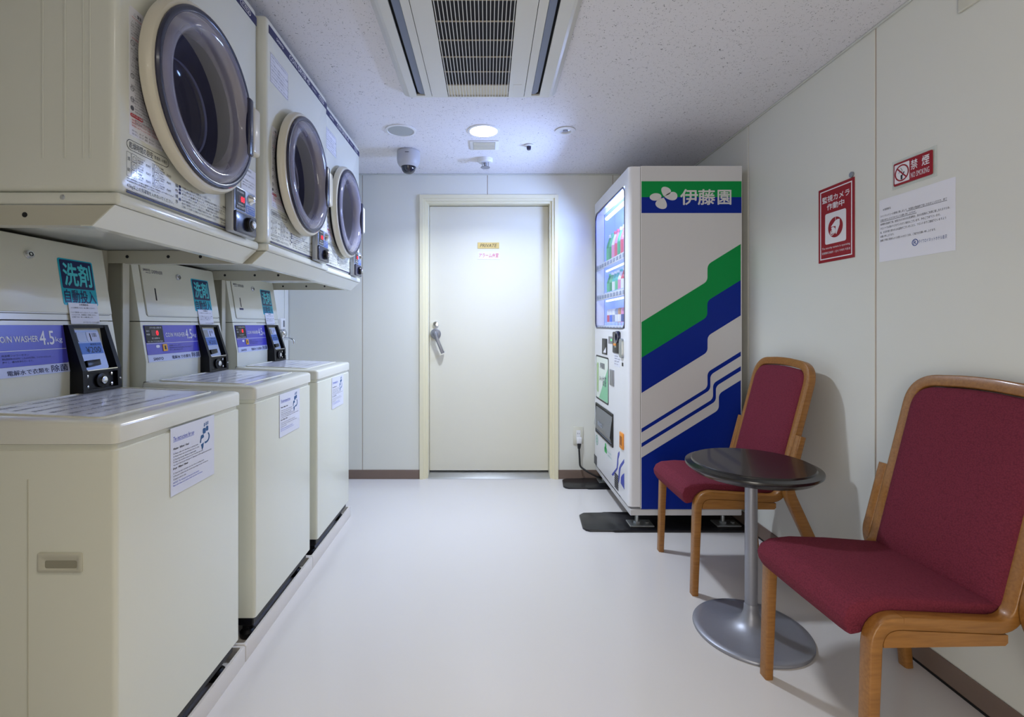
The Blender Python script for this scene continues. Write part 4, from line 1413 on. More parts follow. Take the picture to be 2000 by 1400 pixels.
def fbp(name, mat, x0, x1, y0, y1, w0, w1, bev=0.0, parent=vm, r=None):
    """rectangle of the front face that spans pixel columns x0..x1, rows y0..y1 (rows read at the middle)"""
    u0, u1 = -FPX * VX / (x0 - 952.0), -FPX * VX / (x1 - 952.0)
    d = VX / ((x0 + x1) / 2 - 952.0)
    v0, v1 = CH + (635 - y1) * d, CH + (635 - y0) * d
    if r:
        return MB().prism(Fv, rrect(u0, u1, v0, v1, r, 4), w0, w1, bev).build(name, mat, parent), (u0, u1, v0, v1)
    return MB().fbox(Fv, u0, u1, v0, v1, w0, w1, bev).build(name, mat, parent), (u0, u1, v0, v1)


cp, (u0, u1, v0, v1) = fbp('coin_plate', m_blackgloss, 1198, 1212, 648, 690, 0, 0.006, 0.002, r=0.012)
MB().fbox(Fv, u0 + 0.05, u0 + 0.085, v0 + 0.035, v1 - 0.03, 0.006, 0.007).build('coin_slot', m_galv, cp)
MB().fbox(Fv, u0 + 0.03, u0 + 0.09, v0 + 0.045, v0 + 0.06, 0.006, 0.010, 0.002).build('amber_lens', m_orange, cp)
a, b = fp(1209, 658)
MB().ring(Fv, circle(a, b, 0.036, 28), circle(a, b, 0.022, 28), 0.0, 0.018).build('coin_funnel', m_navyplastic, vm)
sd, (u0, u1, v0, v1) = fbp('sold_out_display', m_greymetal, 1189, 1197.5, 657, 671, 0, 0.003, 0.001)
MB().fbox(Fv, u1 - 0.045, u1 - 0.02, v0 + 0.018, v0 + 0.03, 0.003, 0.0035).build('green_lamp', M('green_lamp', (90, 240, 120), 0.4, emit=1.2), sd)
rd, (u0, u1, v0, v1) = fbp('card_reader', m_blackgloss, 1176.6, 1186, 661, 692, 0, 0.004, 0.002)
MB().prism(Fv, [(u0 + 0.04, v0 + 0.012), (u1 - 0.02, v0 + 0.012), (u1 - 0.02, v0 + 0.05)], 0.004, 0.0046).build('reader_sticker', m_paper, rd)
pl_, (u0, u1, v0, v1) = fbp('notice_label', m_paper2, 1199.7, 1211, 692, 716, 0, 0.0012)
mb = MB()
for k, s_ in enumerate(('1000円札', '500円 100円', '50円 10円', '使用できます')):
    mb.text(Fv, s_, u0 + 0.012, u0 + 0.012 + 0.014 * len(s_), v1 - 0.016 - k * 0.016, v1 - 0.007 - k * 0.016, 0.0016)
mb.build('label_print', m_inkgrey, pl_)
fbp('bill_slot', m_greymetal, 1191.6, 1199.7, 722, 753, 0, 0.004, 0.001)
fbp('door_latch', m_galv, 1212.8, 1218.6, 661, 699, 0, 0.014, 0.004, r=0.02)
fbp('key_hole', m_black, 1215, 1217.5, 708, 715, 0, 0.002)
# poster in a recess
po, (u0, u1, v0, v1) = fbp('poster_window', m_black, 1164.4, 1188.8, 699, 783, 0, 0.0015, r=0.02)
v0, v1 = 0.615, 0.925
po.data.clear_geometry()
tmp = MB().prism(Fv, rrect(u0, u1, v0, v1, 0.02, 4), 0, 0.0015).build('poster_window', m_black, vm)
po.data = tmp.data
bpy.data.objects.remove(tmp)
m_poster = M('poster_paper', (226, 236, 226), 0.25, coat=0.3)
m_pgreen = M('poster_green', (120, 196, 150), 0.3)
m_tea = M('poster_bottle', (156, 190, 120), 0.3)
MB().prism(Fv, rrect(u0 + 0.012, u1 - 0.012, v0 + 0.012, v1 - 0.01, 0.014, 4), 0.0015, 0.0022).build('poster', m_poster, po)
MB().prism(Fv, [(u0 + 0.10, v0 + 0.014), (u1 - 0.014, v0 + 0.014), (u1 - 0.014, v0 + 0.24)], 0.0022, 0.0026).build('poster_field', m_pgreen, po)
MB().prism(Fv, rrect(u0 + 0.04, u0 + 0.085, v0 + 0.05, v1 - 0.05, 0.02, 4), 0.0026, 0.0030).build('poster_bottle', m_tea, po)
mb = MB().text(Fv, '伊藤園', u0 + 0.13, u0 + 0.26, v1 - 0.085, v1 - 0.045, 0.0032, 0.01)
mb.text(Fv, 'お〜い', u0 + 0.12, u0 + 0.20, v0 + 0.14, v0 + 0.17, 0.0032, 0.01)
mb.text(Fv, 'お茶', u0 + 0.21, u0 + 0.31, v0 + 0.11, v0 + 0.18, 0.0032, 0.01)
mb.build('poster_lettering', m_inkgrey, po)
# delivery port
u0, u1, v0, v1 = -3.51, -3.03, 0.372, 0.582
dpo = MB().ring(Fv, rrect(u0, u1, v0, v1, 0.006, 3), rrect(u0 + 0.012, u1 - 0.012, v0 + 0.012, v1 - 0.012, 0.005, 3), 0, 0.006).build('delivery_port', m_black, vm)
MB().fbox(Fv, u0 + 0.012, u1 - 0.012, v0 + 0.012, v1 - 0.012, 0.0003, 0.001).build('port_hollow', m_dark, dpo)
mb = MB().add([Fv.p(u0 + 0.02, v1 - 0.02, 0.004), Fv.p(u1 - 0.015, v1 - 0.02, 0.004), Fv.p(u1 - 0.015, v0 + 0.06, 0.020), Fv.p(u0 + 0.02, v0 + 0.06, 0.020), Fv.p(u1 - 0.015, v0 + 0.03, 0.010), Fv.p(u0 + 0.02, v0 + 0.03, 0.010)], [(0, 1, 2, 3), (3, 2, 4, 5)])
fl = mb.build('delivery_flap', m_flap, dpo, smooth=False)
mb = MB().fbox(Fv, u0 + 0.03, u1 - 0.03, v0 + 0.018, v0 + 0.021, 0.006, 0.0065)
mb.text(Fv, '取出口', u0 + 0.14, u0 + 0.26, v0 + 0.075, v0 + 0.105, 0.021)
mb.build('port_lettering', m_silverblue, dpo)
cr_, (u0, u1, v0, v1) = fbp('coin_return', m_orange, 1212, 1218.7, 845, 876, 0, 0.008, 0.002)
MB().fbox(Fv, u0 + 0.012, u1 - 0.016, v0 + 0.02, v1 - 0.02, 0.008, 0.0086).build('return_hollow_shade', M('orange_shade', (150, 84, 20), 0.5), cr_)  # flat plate; the hollow's shade is put into its darker orange
a, b = fp(1166, 859)
u = a
mb = MB().ring(Fv, circle(u, b, 0.036, 24), circle(u, b, 0.030, 24), 0, 0.0008)
mb.ring(Fv, circle(u, b, 0.018, 20), circle(u, b, 0.012, 20), 0, 0.0008)
mb.build('round_sticker', M('sticker_green_grey', (90, 150, 130), 0.4), vm)
a, b = fp(1183, 876)
mb = MB()
for k in range(3):
    an = math.radians(90 + 120 * k)
    mb.prism(Fv, circle(a + 0.018 * math.cos(an), b + 0.018 * math.sin(an), 0.020, 14), 0, 0.0008)
mb.build('leaf_mark', M('leaf_mark_green', (40, 176, 90), 0.4), vm)
mb = MB().text(Fv, 'ECOベンダー', a + 0.05, a + 0.15, b - 0.012, b + 0.004, 0.0006)
mb.text(Fv, '省エネルギー', a + 0.06, a + 0.17, b - 0.034, b - 0.020, 0.0006)
mb.build('eco_lettering', M('eco_ink', (120, 176, 170), 0.5), vm)


def lp(cx, cy):
    return fp(1140 + cx / 3.685, 620 + cy / 3.685)


mb = MB()
for poly in ([(247, 975), (258, 962), (259, 985), (250, 1020), (249, 1060), (244, 1090), (212, 1140), (201, 1130), (238, 1080), (242, 1020)],
             [(291, 1018), (292, 1045), (268, 1080), (262, 1110), (260, 1150), (252, 1192), (250, 1170), (254, 1085), (264, 1058)],
             [(292, 1120), (293, 1237), (267, 1192), (268, 1150), (278, 1132)]):
    pp = [lp(*p) for p in poly]
    pp = [(p[0], max(p[1], 0.135)) for p in pp]
    mb.prism(Fv, pp, 0, 0.0008)
mb.build('front_swoosh', m_blue2, vm, smooth=False)
for (x0, x1, y0, y1) in ((1160.6, 1166, 889, 907), (1200.5, 1208, 925, 955)):
    lv, (u0, u1, v0, v1) = fbp('louvre_panel', m_greymetal, x0, x1, y0, y1, 0, 0.001)
    mb = MB()
    for k in range(7):
        z = v0 + (v1 - v0) * (k + 0.3) / 7
        mb.fbox(Fv, u0 + 0.004, u1 - 0.004, z, z + (v1 - v0) / 18, 0.001, 0.002)
    tag(mb.build('louvre_slots', m_black, lv, smooth=False), kind='stuff')
MB().fbox(Fv, -3.44, -2.90, 0.117, 0.1275, -0.03, -0.004).build('kick_gap', m_black, vm, smooth=False)
# levelling feet
for x in (0.845, 1.33):
    for y in (VY0 + 0.05, VY1 - 0.07):
        ft = MB().cyl(Fr((0, 0, 0.0165), (1, 0, 0), (0, 1, 0)), x, y, 0.011, 0.0, 0.066, 16).build('levelling_bolt', m_galv, vm)
        mb = MB().box(x - 0.05, x + 0.085, y - 0.045, y + 0.045, 0.0125, 0.021, 0.002, 1)
        mb.cyl(Fr((0, 0, 0.021), (1, 0, 0), (0, 1, 0)), x, y, 0.020, 0.0, 0.012, 6)
        mb.cyl(Fr((0, 0, 0.021), (1, 0, 0), (0, 1, 0)), x + 0.055, y, 0.012, 0.0, 0.007, 6)
        mb.build('foot_bracket', m_galv, ft)

# floor plates
for k, (y0, y1, lb) in enumerate(((2.675, 2.935, 'black steel floor plate under the near feet of the vending machine'), (3.375, 3.590, 'black steel floor plate under the far feet of the vending machine, by the cable'))):
    o = tag(MB().prism(Fr((0, 0, 0), (1, 0, 0), (0, 1, 0)), [(0.565, y0), (0.69, y0), (0.70, y0 - 0.008), (1.435, y0 - 0.008), (1.435, y1), (0.70, y1), (0.69, y1 - 0.012), (0.575, y1 - 0.012), (0.545, y1 - 0.045), (0.532, y0 + 0.04), (0.545, y0 + 0.012)], 0.0, 0.0115, 0.003, 2).build('floor_plate', m_plate, None, (1.0, (y0 + y1) / 2, 0)), lb, 'floor plate', 'floor plates of the vending machine')

# drinks on display


def drink(kind, col, cap, lab, loc, label):
    t = thing('drink_bottle' if kind in ('pet', 'mini') else 'drink_can', loc, label, 'drink', 'display drinks in the vending machine')
    F = Fr((loc[0], loc[1], loc[2]), (1, 0, 0), (0, 1, 0))
    if kind == 'can':
        MB().lathe(F, 0, 0, [(0.022, 0), (0.026, 0.005), (0.026, 0.108), (0.022, 0.118), (0.022, 0.120)], 20, True, True).build('body', col, t)
        MB().lathe(F, 0, 0, [(0.0265, 0.03), (0.0265, 0.078)], 20).build('print_band', lab, t)
        MB().cyl(F, 0, 0, 0.0205, 0.119, 0.122, 18).build('lid', m_galv, t)
    else:
        s = 1.0 if kind == 'pet' else 0.72
        r = 0.030 if kind == 'pet' else 0.027
        MB().lathe(F, 0, 0, [(r * 0.9, 0), (r, 0.006 * s), (r, 0.135 * s), (r * 0.8, 0.160 * s), (0.013, 0.192 * s), (0.012, 0.200 * s)], 20, True, True).build('body', col, t)
        MB().lathe(F, 0, 0, [(r * 1.02, 0.035 * s), (r * 1.02, 0.125 * s)], 20).build('wrap_label', lab, t)
        MB().cyl(F, 0, 0, 0.0145, 0.200 * s, 0.222 * s, 16, 0.002).build('cap', cap, t)


dm = {k: M('drink_' + k, c, 0.3, coat=0.3) for k, c in {
    'green': (96, 200, 140), 'deep green': (40, 160, 96), 'pink': (226, 140, 180), 'red': (214, 70, 90), 'white': (236, 238, 244),
    'teal': (70, 190, 180), 'blue': (70, 110, 220), 'navy': (44, 60, 130), 'amber': (200, 140, 80), 'grey': (150, 160, 190)}.items()}
rowdef = [
    ('top', 1.5605, [('pet', 'blue', 'white', 'white'), ('pet', 'navy', 'white', 'blue'), ('pet', 'white', 'white', 'blue'), ('pet', 'white', 'white', 'pink'), ('pet', 'pink', 'white', 'red'), ('pet', 'green', 'white', 'deep green'), ('pet', 'pink', 'red', 'red'), ('pet', 'white', 'red', 'pink'), ('pet', 'green', 'green', 'deep green'), ('pet', 'deep green', 'white', 'green')]),
    ('middle', 1.3455, [('mini', 'white', 'red', 'red'), ('mini', 'white', 'white', 'blue'), ('mini', 'white', 'red', 'pink'), ('mini', 'pink', 'white', 'white'), ('mini', 'red', 'white', 'white'), ('mini', 'white', 'teal', 'pink'), ('mini', 'teal', 'white', 'green'), ('mini', 'teal', 'white', 'white'), ('mini', 'green', 'white', 'deep green'), ('mini', 'deep green', 'green', 'green')]),
    ('bottom', 1.1305, [('can', 'navy', None, 'grey'), ('can', 'navy', None, 'white'), ('can', 'blue', None, 'navy'), ('can', 'white', None, 'navy'), ('can', 'pink', None, 'navy'), ('can', 'amber', None, 'white'), ('can', 'grey', None, 'white'), ('can', 'white', None, 'grey'), ('can', 'white', None, 'blue'), ('can', 'white', None, 'red')])]
ordn = ['first', 'second', 'third', 'fourth', 'fifth', 'sixth', 'seventh', 'eighth', 'ninth', 'tenth']
for rn, z, items in rowdef:
    for k, (kd, c1, c2, c3) in enumerate(items):
        yc = WY0 + 0.045 + k * 0.0735
        what = {'pet': 'tall bottle', 'mini': 'small bottle', 'can': 'can'}[kd]
        lb = f'{c1} {what} with {c3} band, {ordn[k]} from the coin slot side, {rn} display shelf'
        drink(kd, dm[c1], dm[c2] if c2 else None, dm[c3], (0.884, yc, z), lb)

# outlet, plug and cable on the back wall
Fb = Fr((0, YB, 0), (1, 0, 0), UP)
ks = YB / FPX
bx_ = lambda px, py: ((px - 952) * ks, CH + (635 - py) * ks)
u0, v0 = bx_(1119.3, 866.5)
u1, v1 = bx_(1139, 833)
t = thing('wall_outlet', Fb.p((u0 + u1) / 2, v0, 0), 'cream wall socket plate low on the end wall, a plug in it', 'socket')
MB().fbox(Fb, u0, u1, v0, v1, 0, 0.008, 0.003, 2).build('cover_plate', m_outlet, t)
MB().fbox(Fb, u0 + 0.022, u1 - 0.022, v0 + 0.028, v1 - 0.025, 0.008, 0.0095, 0.001, 1).build('socket_face', m_offwhite, t)
mb = MB().fbox(Fb, (u0 + u1) / 2 - 0.007, (u0 + u1) / 2 - 0.0045, v1 - 0.055, v1 - 0.043, 0.0095, 0.0098)
mb.fbox(Fb, (u0 + u1) / 2 + 0.0045, (u0 + u1) / 2 + 0.007, v1 - 0.055, v1 - 0.045, 0.0095, 0.0098)
tag(mb.build('socket_slots', m_black, t, smooth=False), kind='stuff')
uc = (u0 + u1) / 2 + 0.004
t = thing('power_cable', (uc, YB - 0.05, 0), 'black power cable from the wall socket down behind the vending machine', 'cable')
MB().fbox(Fb, uc - 0.018, uc + 0.018, v0 + 0.006, v0 + 0.052, 0.0098, 0.030, 0.003).build('plug', m_offwhite, t)
mb = MB().tube(round_path([(uc, YB - 0.022, v0 + 0.008), (uc - 0.002, YB - 0.022, v0 - 0.03)], 0.01), [0.015, 0.010], 12)
mb.build('strain_relief', m_cable, t)
mb = MB().tube(round_path([(uc - 0.002, YB - 0.022, v0 - 0.02), (uc + 0.004, YB - 0.030, v0 - 0.16), (uc + 0.055, YB - 0.06, 0.070), (uc + 0.13, YB - 0.08, 0.034), (uc + 0.20, YB - 0.016, 0.0225), (1.2, YB - 0.0145, 0.0225)], 0.14, 8), 0.0065, 10)
mb.build('cord', m_cable, t)

# ------------------------------------------------------------------ bent-wood chairs
CHW = 0.199


def chair_proto():
    t = thing('side_chair', (0, 0, 0), 'x', 'chair', 'bent wood chairs along the wall')
    th, la = 0.0155, 0.0175
    P = [(0.0, 0.0), (0.014, 0.426), (0.360, 0.404), (0.506, 0.962)]
    pth = [(p.x, p.z) for p in round_path([(a, 0, b) for a, b in P], 0.062, 8)]
    # split: leg to the end of the first bend, rail, rear bend, back
    nb = 9
    leg = pth[:1 + nb]
    rail = pth[nb:nb + 1 + nb]

    def nrm(path):
        out = []
        for i in range(len(path)):
            a, b = path[max(i - 1, 0)], path[min(i + 1, len(path) - 1)]
            tx, tz = b[0] - a[0], b[1] - a[1]
            l = math.hypot(tx, tz)
            out.append((-tz / l, 0, tx / l))
        return out
    bd = Vector((0.146, 0, 0.558)).normalized()
    bn = Vector((-bd.z, 0, bd.x))
    for s in (-1, 1):
        y = s * CHW
        lg = [leg[0]] + [(leg[0][0] + (leg[1][0] - leg[0][0]) * q_, leg[0][1] + (leg[1][1] - leg[0][1]) * q_) for q_ in (0.25, 0.5, 0.75)] + leg[1:]
        n = len(lg)
        hb = [0.0125 + 0.003 * min(1, i / 4) for i in range(n)]
        MB().sweep([(a, y, b) for a, b in lg], nrm(lg), la, hb, 0.004).build('front_leg', m_wood, t, angle=50)
        MB().sweep([(a, y, b) for a, b in rail], nrm(rail), la, th, 0.004).build('seat_rail', m_wood, t, angle=50)
        # lamella under the rail
        ur = [(0.034, 0.345), (0.040, 0.388), (0.075, 0.3945), (0.325, 0.3785)]
        pr = [(0.030, 0.362), (0.036, 0.378), (0.052, 0.391), (0.09, 0.4025), (0.335, 0.3865), (0.335, 0.362), (0.328, 0.358)]
        nn = nrm(pth)
        inner = [(p_[0] - q_[0] * (th + 0.0003), p_[1] - q_[2] * (th + 0.0003)) for p_, q_ in zip(pth, nn)]
        inner = [p_ for p_ in inner if p_[1] > 0.368 and p_[0] < 0.30]
        pr = inner + [(0.338, 0.3895), (0.338, 0.371), (0.331, 0.364), (inner[0][0] + 0.0005, 0.366)]
        MB().prism(Fr((0, 0, 0), (1, 0, 0), UP), pr, -y - 0.0165, -y + 0.0165).build('under_rail', m_wood, t, smooth=False)
        # rear leg: runs up outside the back frame
        yo = s * (CHW + 0.0345)
        rp = [(p.x, p.z) for p in round_path([(0.498, 0, 0.0), (0.476, 0, 0.225), (0.372, 0, 0.45), (0.430, 0, 0.675)], 0.12, 8)]
        n = len(rp)
        hbr = [0.014 + 0.008 * math.sin(math.pi * min(1, i / (n - 1) * 1.0)) for i in range(n)]
        MB().sweep([(a, yo, b) for a, b in rp], nrm(rp), 0.0165, hbr, 0.006).build('rear_leg', m_wood, t, angle=50)
    # back frame, an upside-down U with a gently arched top
    lo_ = Vector((rail[-1][0], 0, rail[-1][1]))
    top_len = (Vector((0.506, 0, 0.962)) - lo_).length
    Fbk = Fr(lo_, (0, 1, 0), bd)
    pts2 = [(-CHW, 0), (-CHW, top_len - 0.010), (-0.05, top_len - 0.010), (0.0, top_len - 0.010), (0.05, top_len - 0.010), (CHW, top_len - 0.010), (CHW, 0)]
    loop = [(p.x, p.y) for p in round_path([(a, b, 0) for a, b in pts2], 0.118, 12)]
    arch = lambda a, b, r: b + 0.018 * max(0.0, 1 - (a / r) ** 2) * min(1.0, max(0.0, (b - top_len + 0.2) / 0.2))
    loop = [(a, arch(a, b, CHW)) for a, b in loop]
    mb = MB().sweep([Fbk.p(a, b) for a, b in loop], [tuple(bn)] * len(loop), la, th, 0.004)
    mb.build('back_frame', m_wood, t, angle=50)
    # seat cushion
    SW = CHW - 0.0178
    prof = [(-0.026, 0.372), (-0.040, 0.396), (-0.043, 0.418), (-0.032, 0.444), (-0.005, 0.460), (0.06, 0.466), (0.18, 0.460), (0.30, 0.449), (0.392, 0.440), (0.392, 0.414), (0.30, 0.392), (0.02, 0.388), (-0.005, 0.376)]
    prof = [(p.x, p.z) for p in round_path([(a, 0, b) for a, b in prof], 0.03, 4, closed=True)]
    loops = []
    cx = sum(p[0] for p in prof) / len(prof)
    cz = sum(p[1] for p in prof) / len(prof)
    for yy, sc in ((-SW, 0.86), (-SW + 0.004, 0.93), (-SW + 0.014, 0.975), (-SW + 0.035, 0.995), (-SW * 0.5, 1.0), (0, 1.01), (SW * 0.5, 1.0), (SW - 0.035, 0.995), (SW - 0.014, 0.975), (SW - 0.004, 0.93), (SW, 0.86)):
        loops.append([Vector((cx + (a - cx) * (1 - (1 - sc) * 0.12), yy, cz + (b - cz) * sc)) for a, b in prof])
    MB().loft(loops).build('seat', m_fabric, t, angle=70)
    # back cushion
    Fpd = Fr(lo_ - bd * 0.01, (0, 1, 0), bd)
    n_front = Fpd.n if Fpd.n.x < 0 else -Fpd.n
    if Fpd.n.x > 0:
        Fpd = Fr(lo_ - bd * 0.01, (0, -1, 0), bd)
    loops = []
    sgn_ = 1 if Fpd.u.y > 0 else -1
    base = []
    for k in range(len(loop)):
        a, b = Vector(loop[max(k - 1, 0)]), Vector(loop[min(k + 1, len(loop) - 1)])
        d_ = (b - a).normalized()
        base.append((loop[k][0] + d_.y * 0.0110, loop[k][1] - d_.x * 0.0110))
    base = [(x_, y_ - 0.010 if y_ < 0.02 else y_) for x_, y_ in base]
    base += [(SW - 0.003, -0.022), (SW - 0.012, -0.030), (-SW + 0.012, -0.030), (-SW + 0.003, -0.022)]
    cv = (-0.030 + top_len) / 2
    for ins, wv in ((0.010, -0.018), (0.002, -0.015), (0.0, -0.006), (0.0, 0.008), (0.003, 0.016), (0.010, 0.022), (0.03, 0.027), (0.09, 0.030)):
        loops.append([Fpd.p(a * sgn_ * (1 - ins / SW), cv + (b - cv) * (1 - ins / (top_len / 2)), wv) for a, b in base])
    MB().loft(loops).build('backrest', m_fabric, t, angle=70)
    return t


cp_ = chair_proto()
c2 = dup(cp_, (0.910, 1.376, 0), 'burgundy chair with wooden legs nearest the camera, on the near side of the round table')
c2.rotation_euler.z = math.radians(2.0)
cp_.location = (0.873, 2.256, 0)
OFF[cp_.name] = Vector(cp_.location)
cp_['label'] = 'burgundy chair with wooden legs between the vending machine and the round table'

# ------------------------------------------------------------------ pedestal table
TX, TY = 0.979, 1.806
t = thing('pedestal_table', (TX, TY, 0), 'small round black table on a silver trumpet foot between two chairs', 'table')
F = Fr((TX, TY, 0), (1, 0, 0), (0, 1, 0))
MB().lathe(F, 0, 0, [(0.0, 0.588), (0.19, 0.588), (0.205, 0.592), (0.2275, 0.611), (0.2285, 0.616), (0.2275, 0.620), (0.207, 0.6255), (0.2045, 0.6295), (0.203, 0.631), (0.0, 0.631)], 96).build('table_top', m_tabletop, t, angle=28)
MB().lathe(F, 0, 0, [(0.0, 0.587), (0.10, 0.587), (0.10, 0.581), (0.022, 0.579)], 40).build('top_plate', m_black, t)
MB().lathe(F, 0, 0, [(0.0215, 0.104), (0.0215, 0.580)], 40).build('column', m_silverpaint, t)
pr = [(0.0225, 0.106), (0.0240, 0.100), (0.0245, 0.090)]
for k in range(1, 15):
    x = k / 14
    r = 0.0245 + (0.198 - 0.0245) * (x ** 1.9)
    z = 0.012 + (0.090 - 0.012) * ((1 - x) ** 2.6) + 0.003 * (1 - x)
    pr.append((r, z))
pr += [(0.2005, 0.009), (0.201, 0.005), (0.199, 0.0), (0.0, 0.0)]
MB().lathe(F, 0, 0, pr, 96).build('trumpet_foot', m_silverpaint, t, angle=50)

# ------------------------------------------------------------------ signs and notice on the right wall
W = Fright            # u = -y


def wq(px, py):
    y, z = wallR(px, py)
    return -y, z


u0, z1 = wq(1600, 373)
_, z0 = wq(1600, 515)
u1, z1b = wq(1670, 344)
t = thing('camera_sign', (XR, -(u0 + u1) / 2, z0), 'tall red security camera sign with white lettering on the wall', 'sign')
wd, ht = u1 - u0, z1 - z0
sg = MB().fbox(W, u0, u1, z0, z1, 0.0006, 0.003, 0.0006, 1).build('sign_panel', m_signred, t)
nx = lambda a: u0 + wd * a
nz = lambda b: z0 + ht * b
mb = MB().ring(W, [(nx(0.055), nz(0.038)), (nx(0.945), nz(0.038)), (nx(0.945), nz(0.962)), (nx(0.055), nz(0.962))], [(nx(0.078), nz(0.052)), (nx(0.922), nz(0.052)), (nx(0.922), nz(0.948)), (nx(0.078), nz(0.948))], 0.003, 0.0034)
mb.text(W, '監視カメラ', nx(0.12), nx(0.88), nz(0.795), nz(0.880), 0.0034, 0.022)
mb.text(W, '作動中', nx(0.26), nx(0.74), nz(0.690), nz(0.772), 0.0034, 0.022)
mb.prism(W, rrect(nx(0.205), nx(0.790), nz(0.235), nz(0.645), 0.008, 4), 0.003, 0.0034)
mb.text(W, 'The security camera is operating.', nx(0.11), nx(0.90), nz(0.165), nz(0.200), 0.0034, 0.006)
mb.text(W, '監視摄像机已被操作', nx(0.11), nx(0.44), nz(0.108), nz(0.138), 0.0034, 0.004)
mb.text(W, '/ 감시 카메라 작동중', nx(0.47), nx(0.90), nz(0.108), nz(0.138), 0.0034, 0.004)
mb.build('sign_lettering', m_signwhite, t)
cx, cz = nx(0.50), nz(0.440)
R = wd * 0.205
mb = MB().plate(W, circle(cx, cz, R, 40), 0.0037)
pic = mb.build('pictogram_disc', m_signred, t)
mb = MB().plate(W, [(cx + 0.30 * R, cz + 0.72 * R), (cx + 0.60 * R, cz + 0.68 * R), (cx + 0.60 * R, cz + 0.15 * R), (cx + 0.15 * R, cz - 0.72 * R), (cx + 0.02 * R, cz - 0.60 * R), (cx + 0.05 * R, cz + 0.10 * R), (cx - 0.62 * R, cz + 0.12 * R), (cx - 0.05 * R, cz + 0.60 * R)], 0.0040)
arc = [(cx - 0.36 * R + 0.38 * R * math.cos(math.radians(a)), cz - 0.32 * R + 0.38 * R * math.sin(math.radians(a))) for a in range(-60, 130, 12)]
mb.plate(W, arc + [(cx - 0.45 * R, cz - 0.32 * R)], 0.0040)
mb.ring(W, circle(cx - 0.45 * R, cz - 0.50 * R, 0.27 * R, 20), circle(cx - 0.45 * R, cz - 0.50 * R, 0.21 * R, 20), 0.0040, 0.0044)
mb.plate(W, circle(cx - 0.45 * R, cz - 0.50 * R, 0.13 * R, 16), 0.0044)
mb.line(W, (cx + 0.06 * R, cz + 0.5 * R), (cx + 0.06 * R, cz + 1.1 * R), 0.05 * R, 0.0046)
mb.build('camera_pictogram', m_signwhite, pic)
a, b = wq(1664.5, 341)
tag(MB().lathe(W, a, b, [(0.0115, 0.0), (0.0115, 0.005), (0.010, 0.0062), (0.0, 0.0062)], 24).build('magnet', m_greymetal, None, W.p(a, b)), 'small grey round magnet at the upper corner of the red camera sign', 'magnet')

u0, za = wq(1748, 320)
_, zb = wq(1748, 365)
u1, zc = wq(1824, 293)
_, zd = wq(1824, 340)
z0, z1 = (zb + zd) / 2, (za + zc) / 2
t = thing('no_smoking_sign', (XR, -(u0 + u1) / 2, z0), 'red no smoking plaque on a clear backing above the wall notice', 'sign')
MB().fbox(W, u0 - 0.008, u1 + 0.012, z0 - 0.010, z1 + 0.010, 0.0004, 0.003).build('clear_backing', m_acrylic, t)
wd, ht = u1 - u0, z1 - z0
MB().prism(W, rrect(u0, u1, z0, z1, 0.005, 4), 0.003, 0.0055, 0.0008).build('plaque', m_signred, t)
nx = lambda a: u0 + wd * a
nz = lambda b: z0 + ht * b
MB().prism(W, rrect(nx(0.035), nx(0.435), nz(0.09), nz(0.91), 0.003, 3), 0.0055, 0.0060).build('pictogram_field', m_signwhite, t)
mb = MB().text(W, '禁', nx(0.475), nx(0.645), nz(0.47), nz(0.88), 0.0060, 0.012)
mb.text(W, '煙', nx(0.755), nx(0.935), nz(0.47), nz(0.88), 0.0060, 0.012)
mb.text(W, 'NO SMOKING', nx(0.475), nx(0.935), nz(0.13), nz(0.36), 0.0060, 0.0)
mb.build('plaque_lettering', m_signwhite, t)
cx, cz, R = nx(0.235), nz(0.50), ht * 0.36
mb = MB().line(W, (cx - 0.05 * R, cz - 0.45 * R), (cx + 0.35 * R, cz + 0.05 * R), 0.16 * R, 0.0062)
mb.plate(W, rrect(cx - 0.16 * R, cx + 0.10 * R, cz - 0.80 * R, cz - 0.25 * R, 0.06 * R, 3), 0.0062)
for k in (0, 1):
    pts = [(cx - 0.45 * R + 0.4 * k * R + 0.12 * R * math.sin(q_ * 1.1), cz + 0.0 * R + q_ * 0.16 * R) for q_ in range(5)]
    for p_, q2 in zip(pts[:-1], pts[1:]):
        mb.line(W, p_, q2, 0.06 * R, 0.0062)
mb.build('cigarette_pictogram', m_ink, t)
mb = MB().ring(W, circle(cx, cz, R, 40), circle(cx, cz, R * 0.84, 40), 0.0060, 0.0066)
d7 = R * 0.66
mb.line(W, (cx - d7, cz + d7), (cx + d7, cz - d7), 0.16 * R, 0.0067)
mb.build('prohibition_ring', m_signred, t)

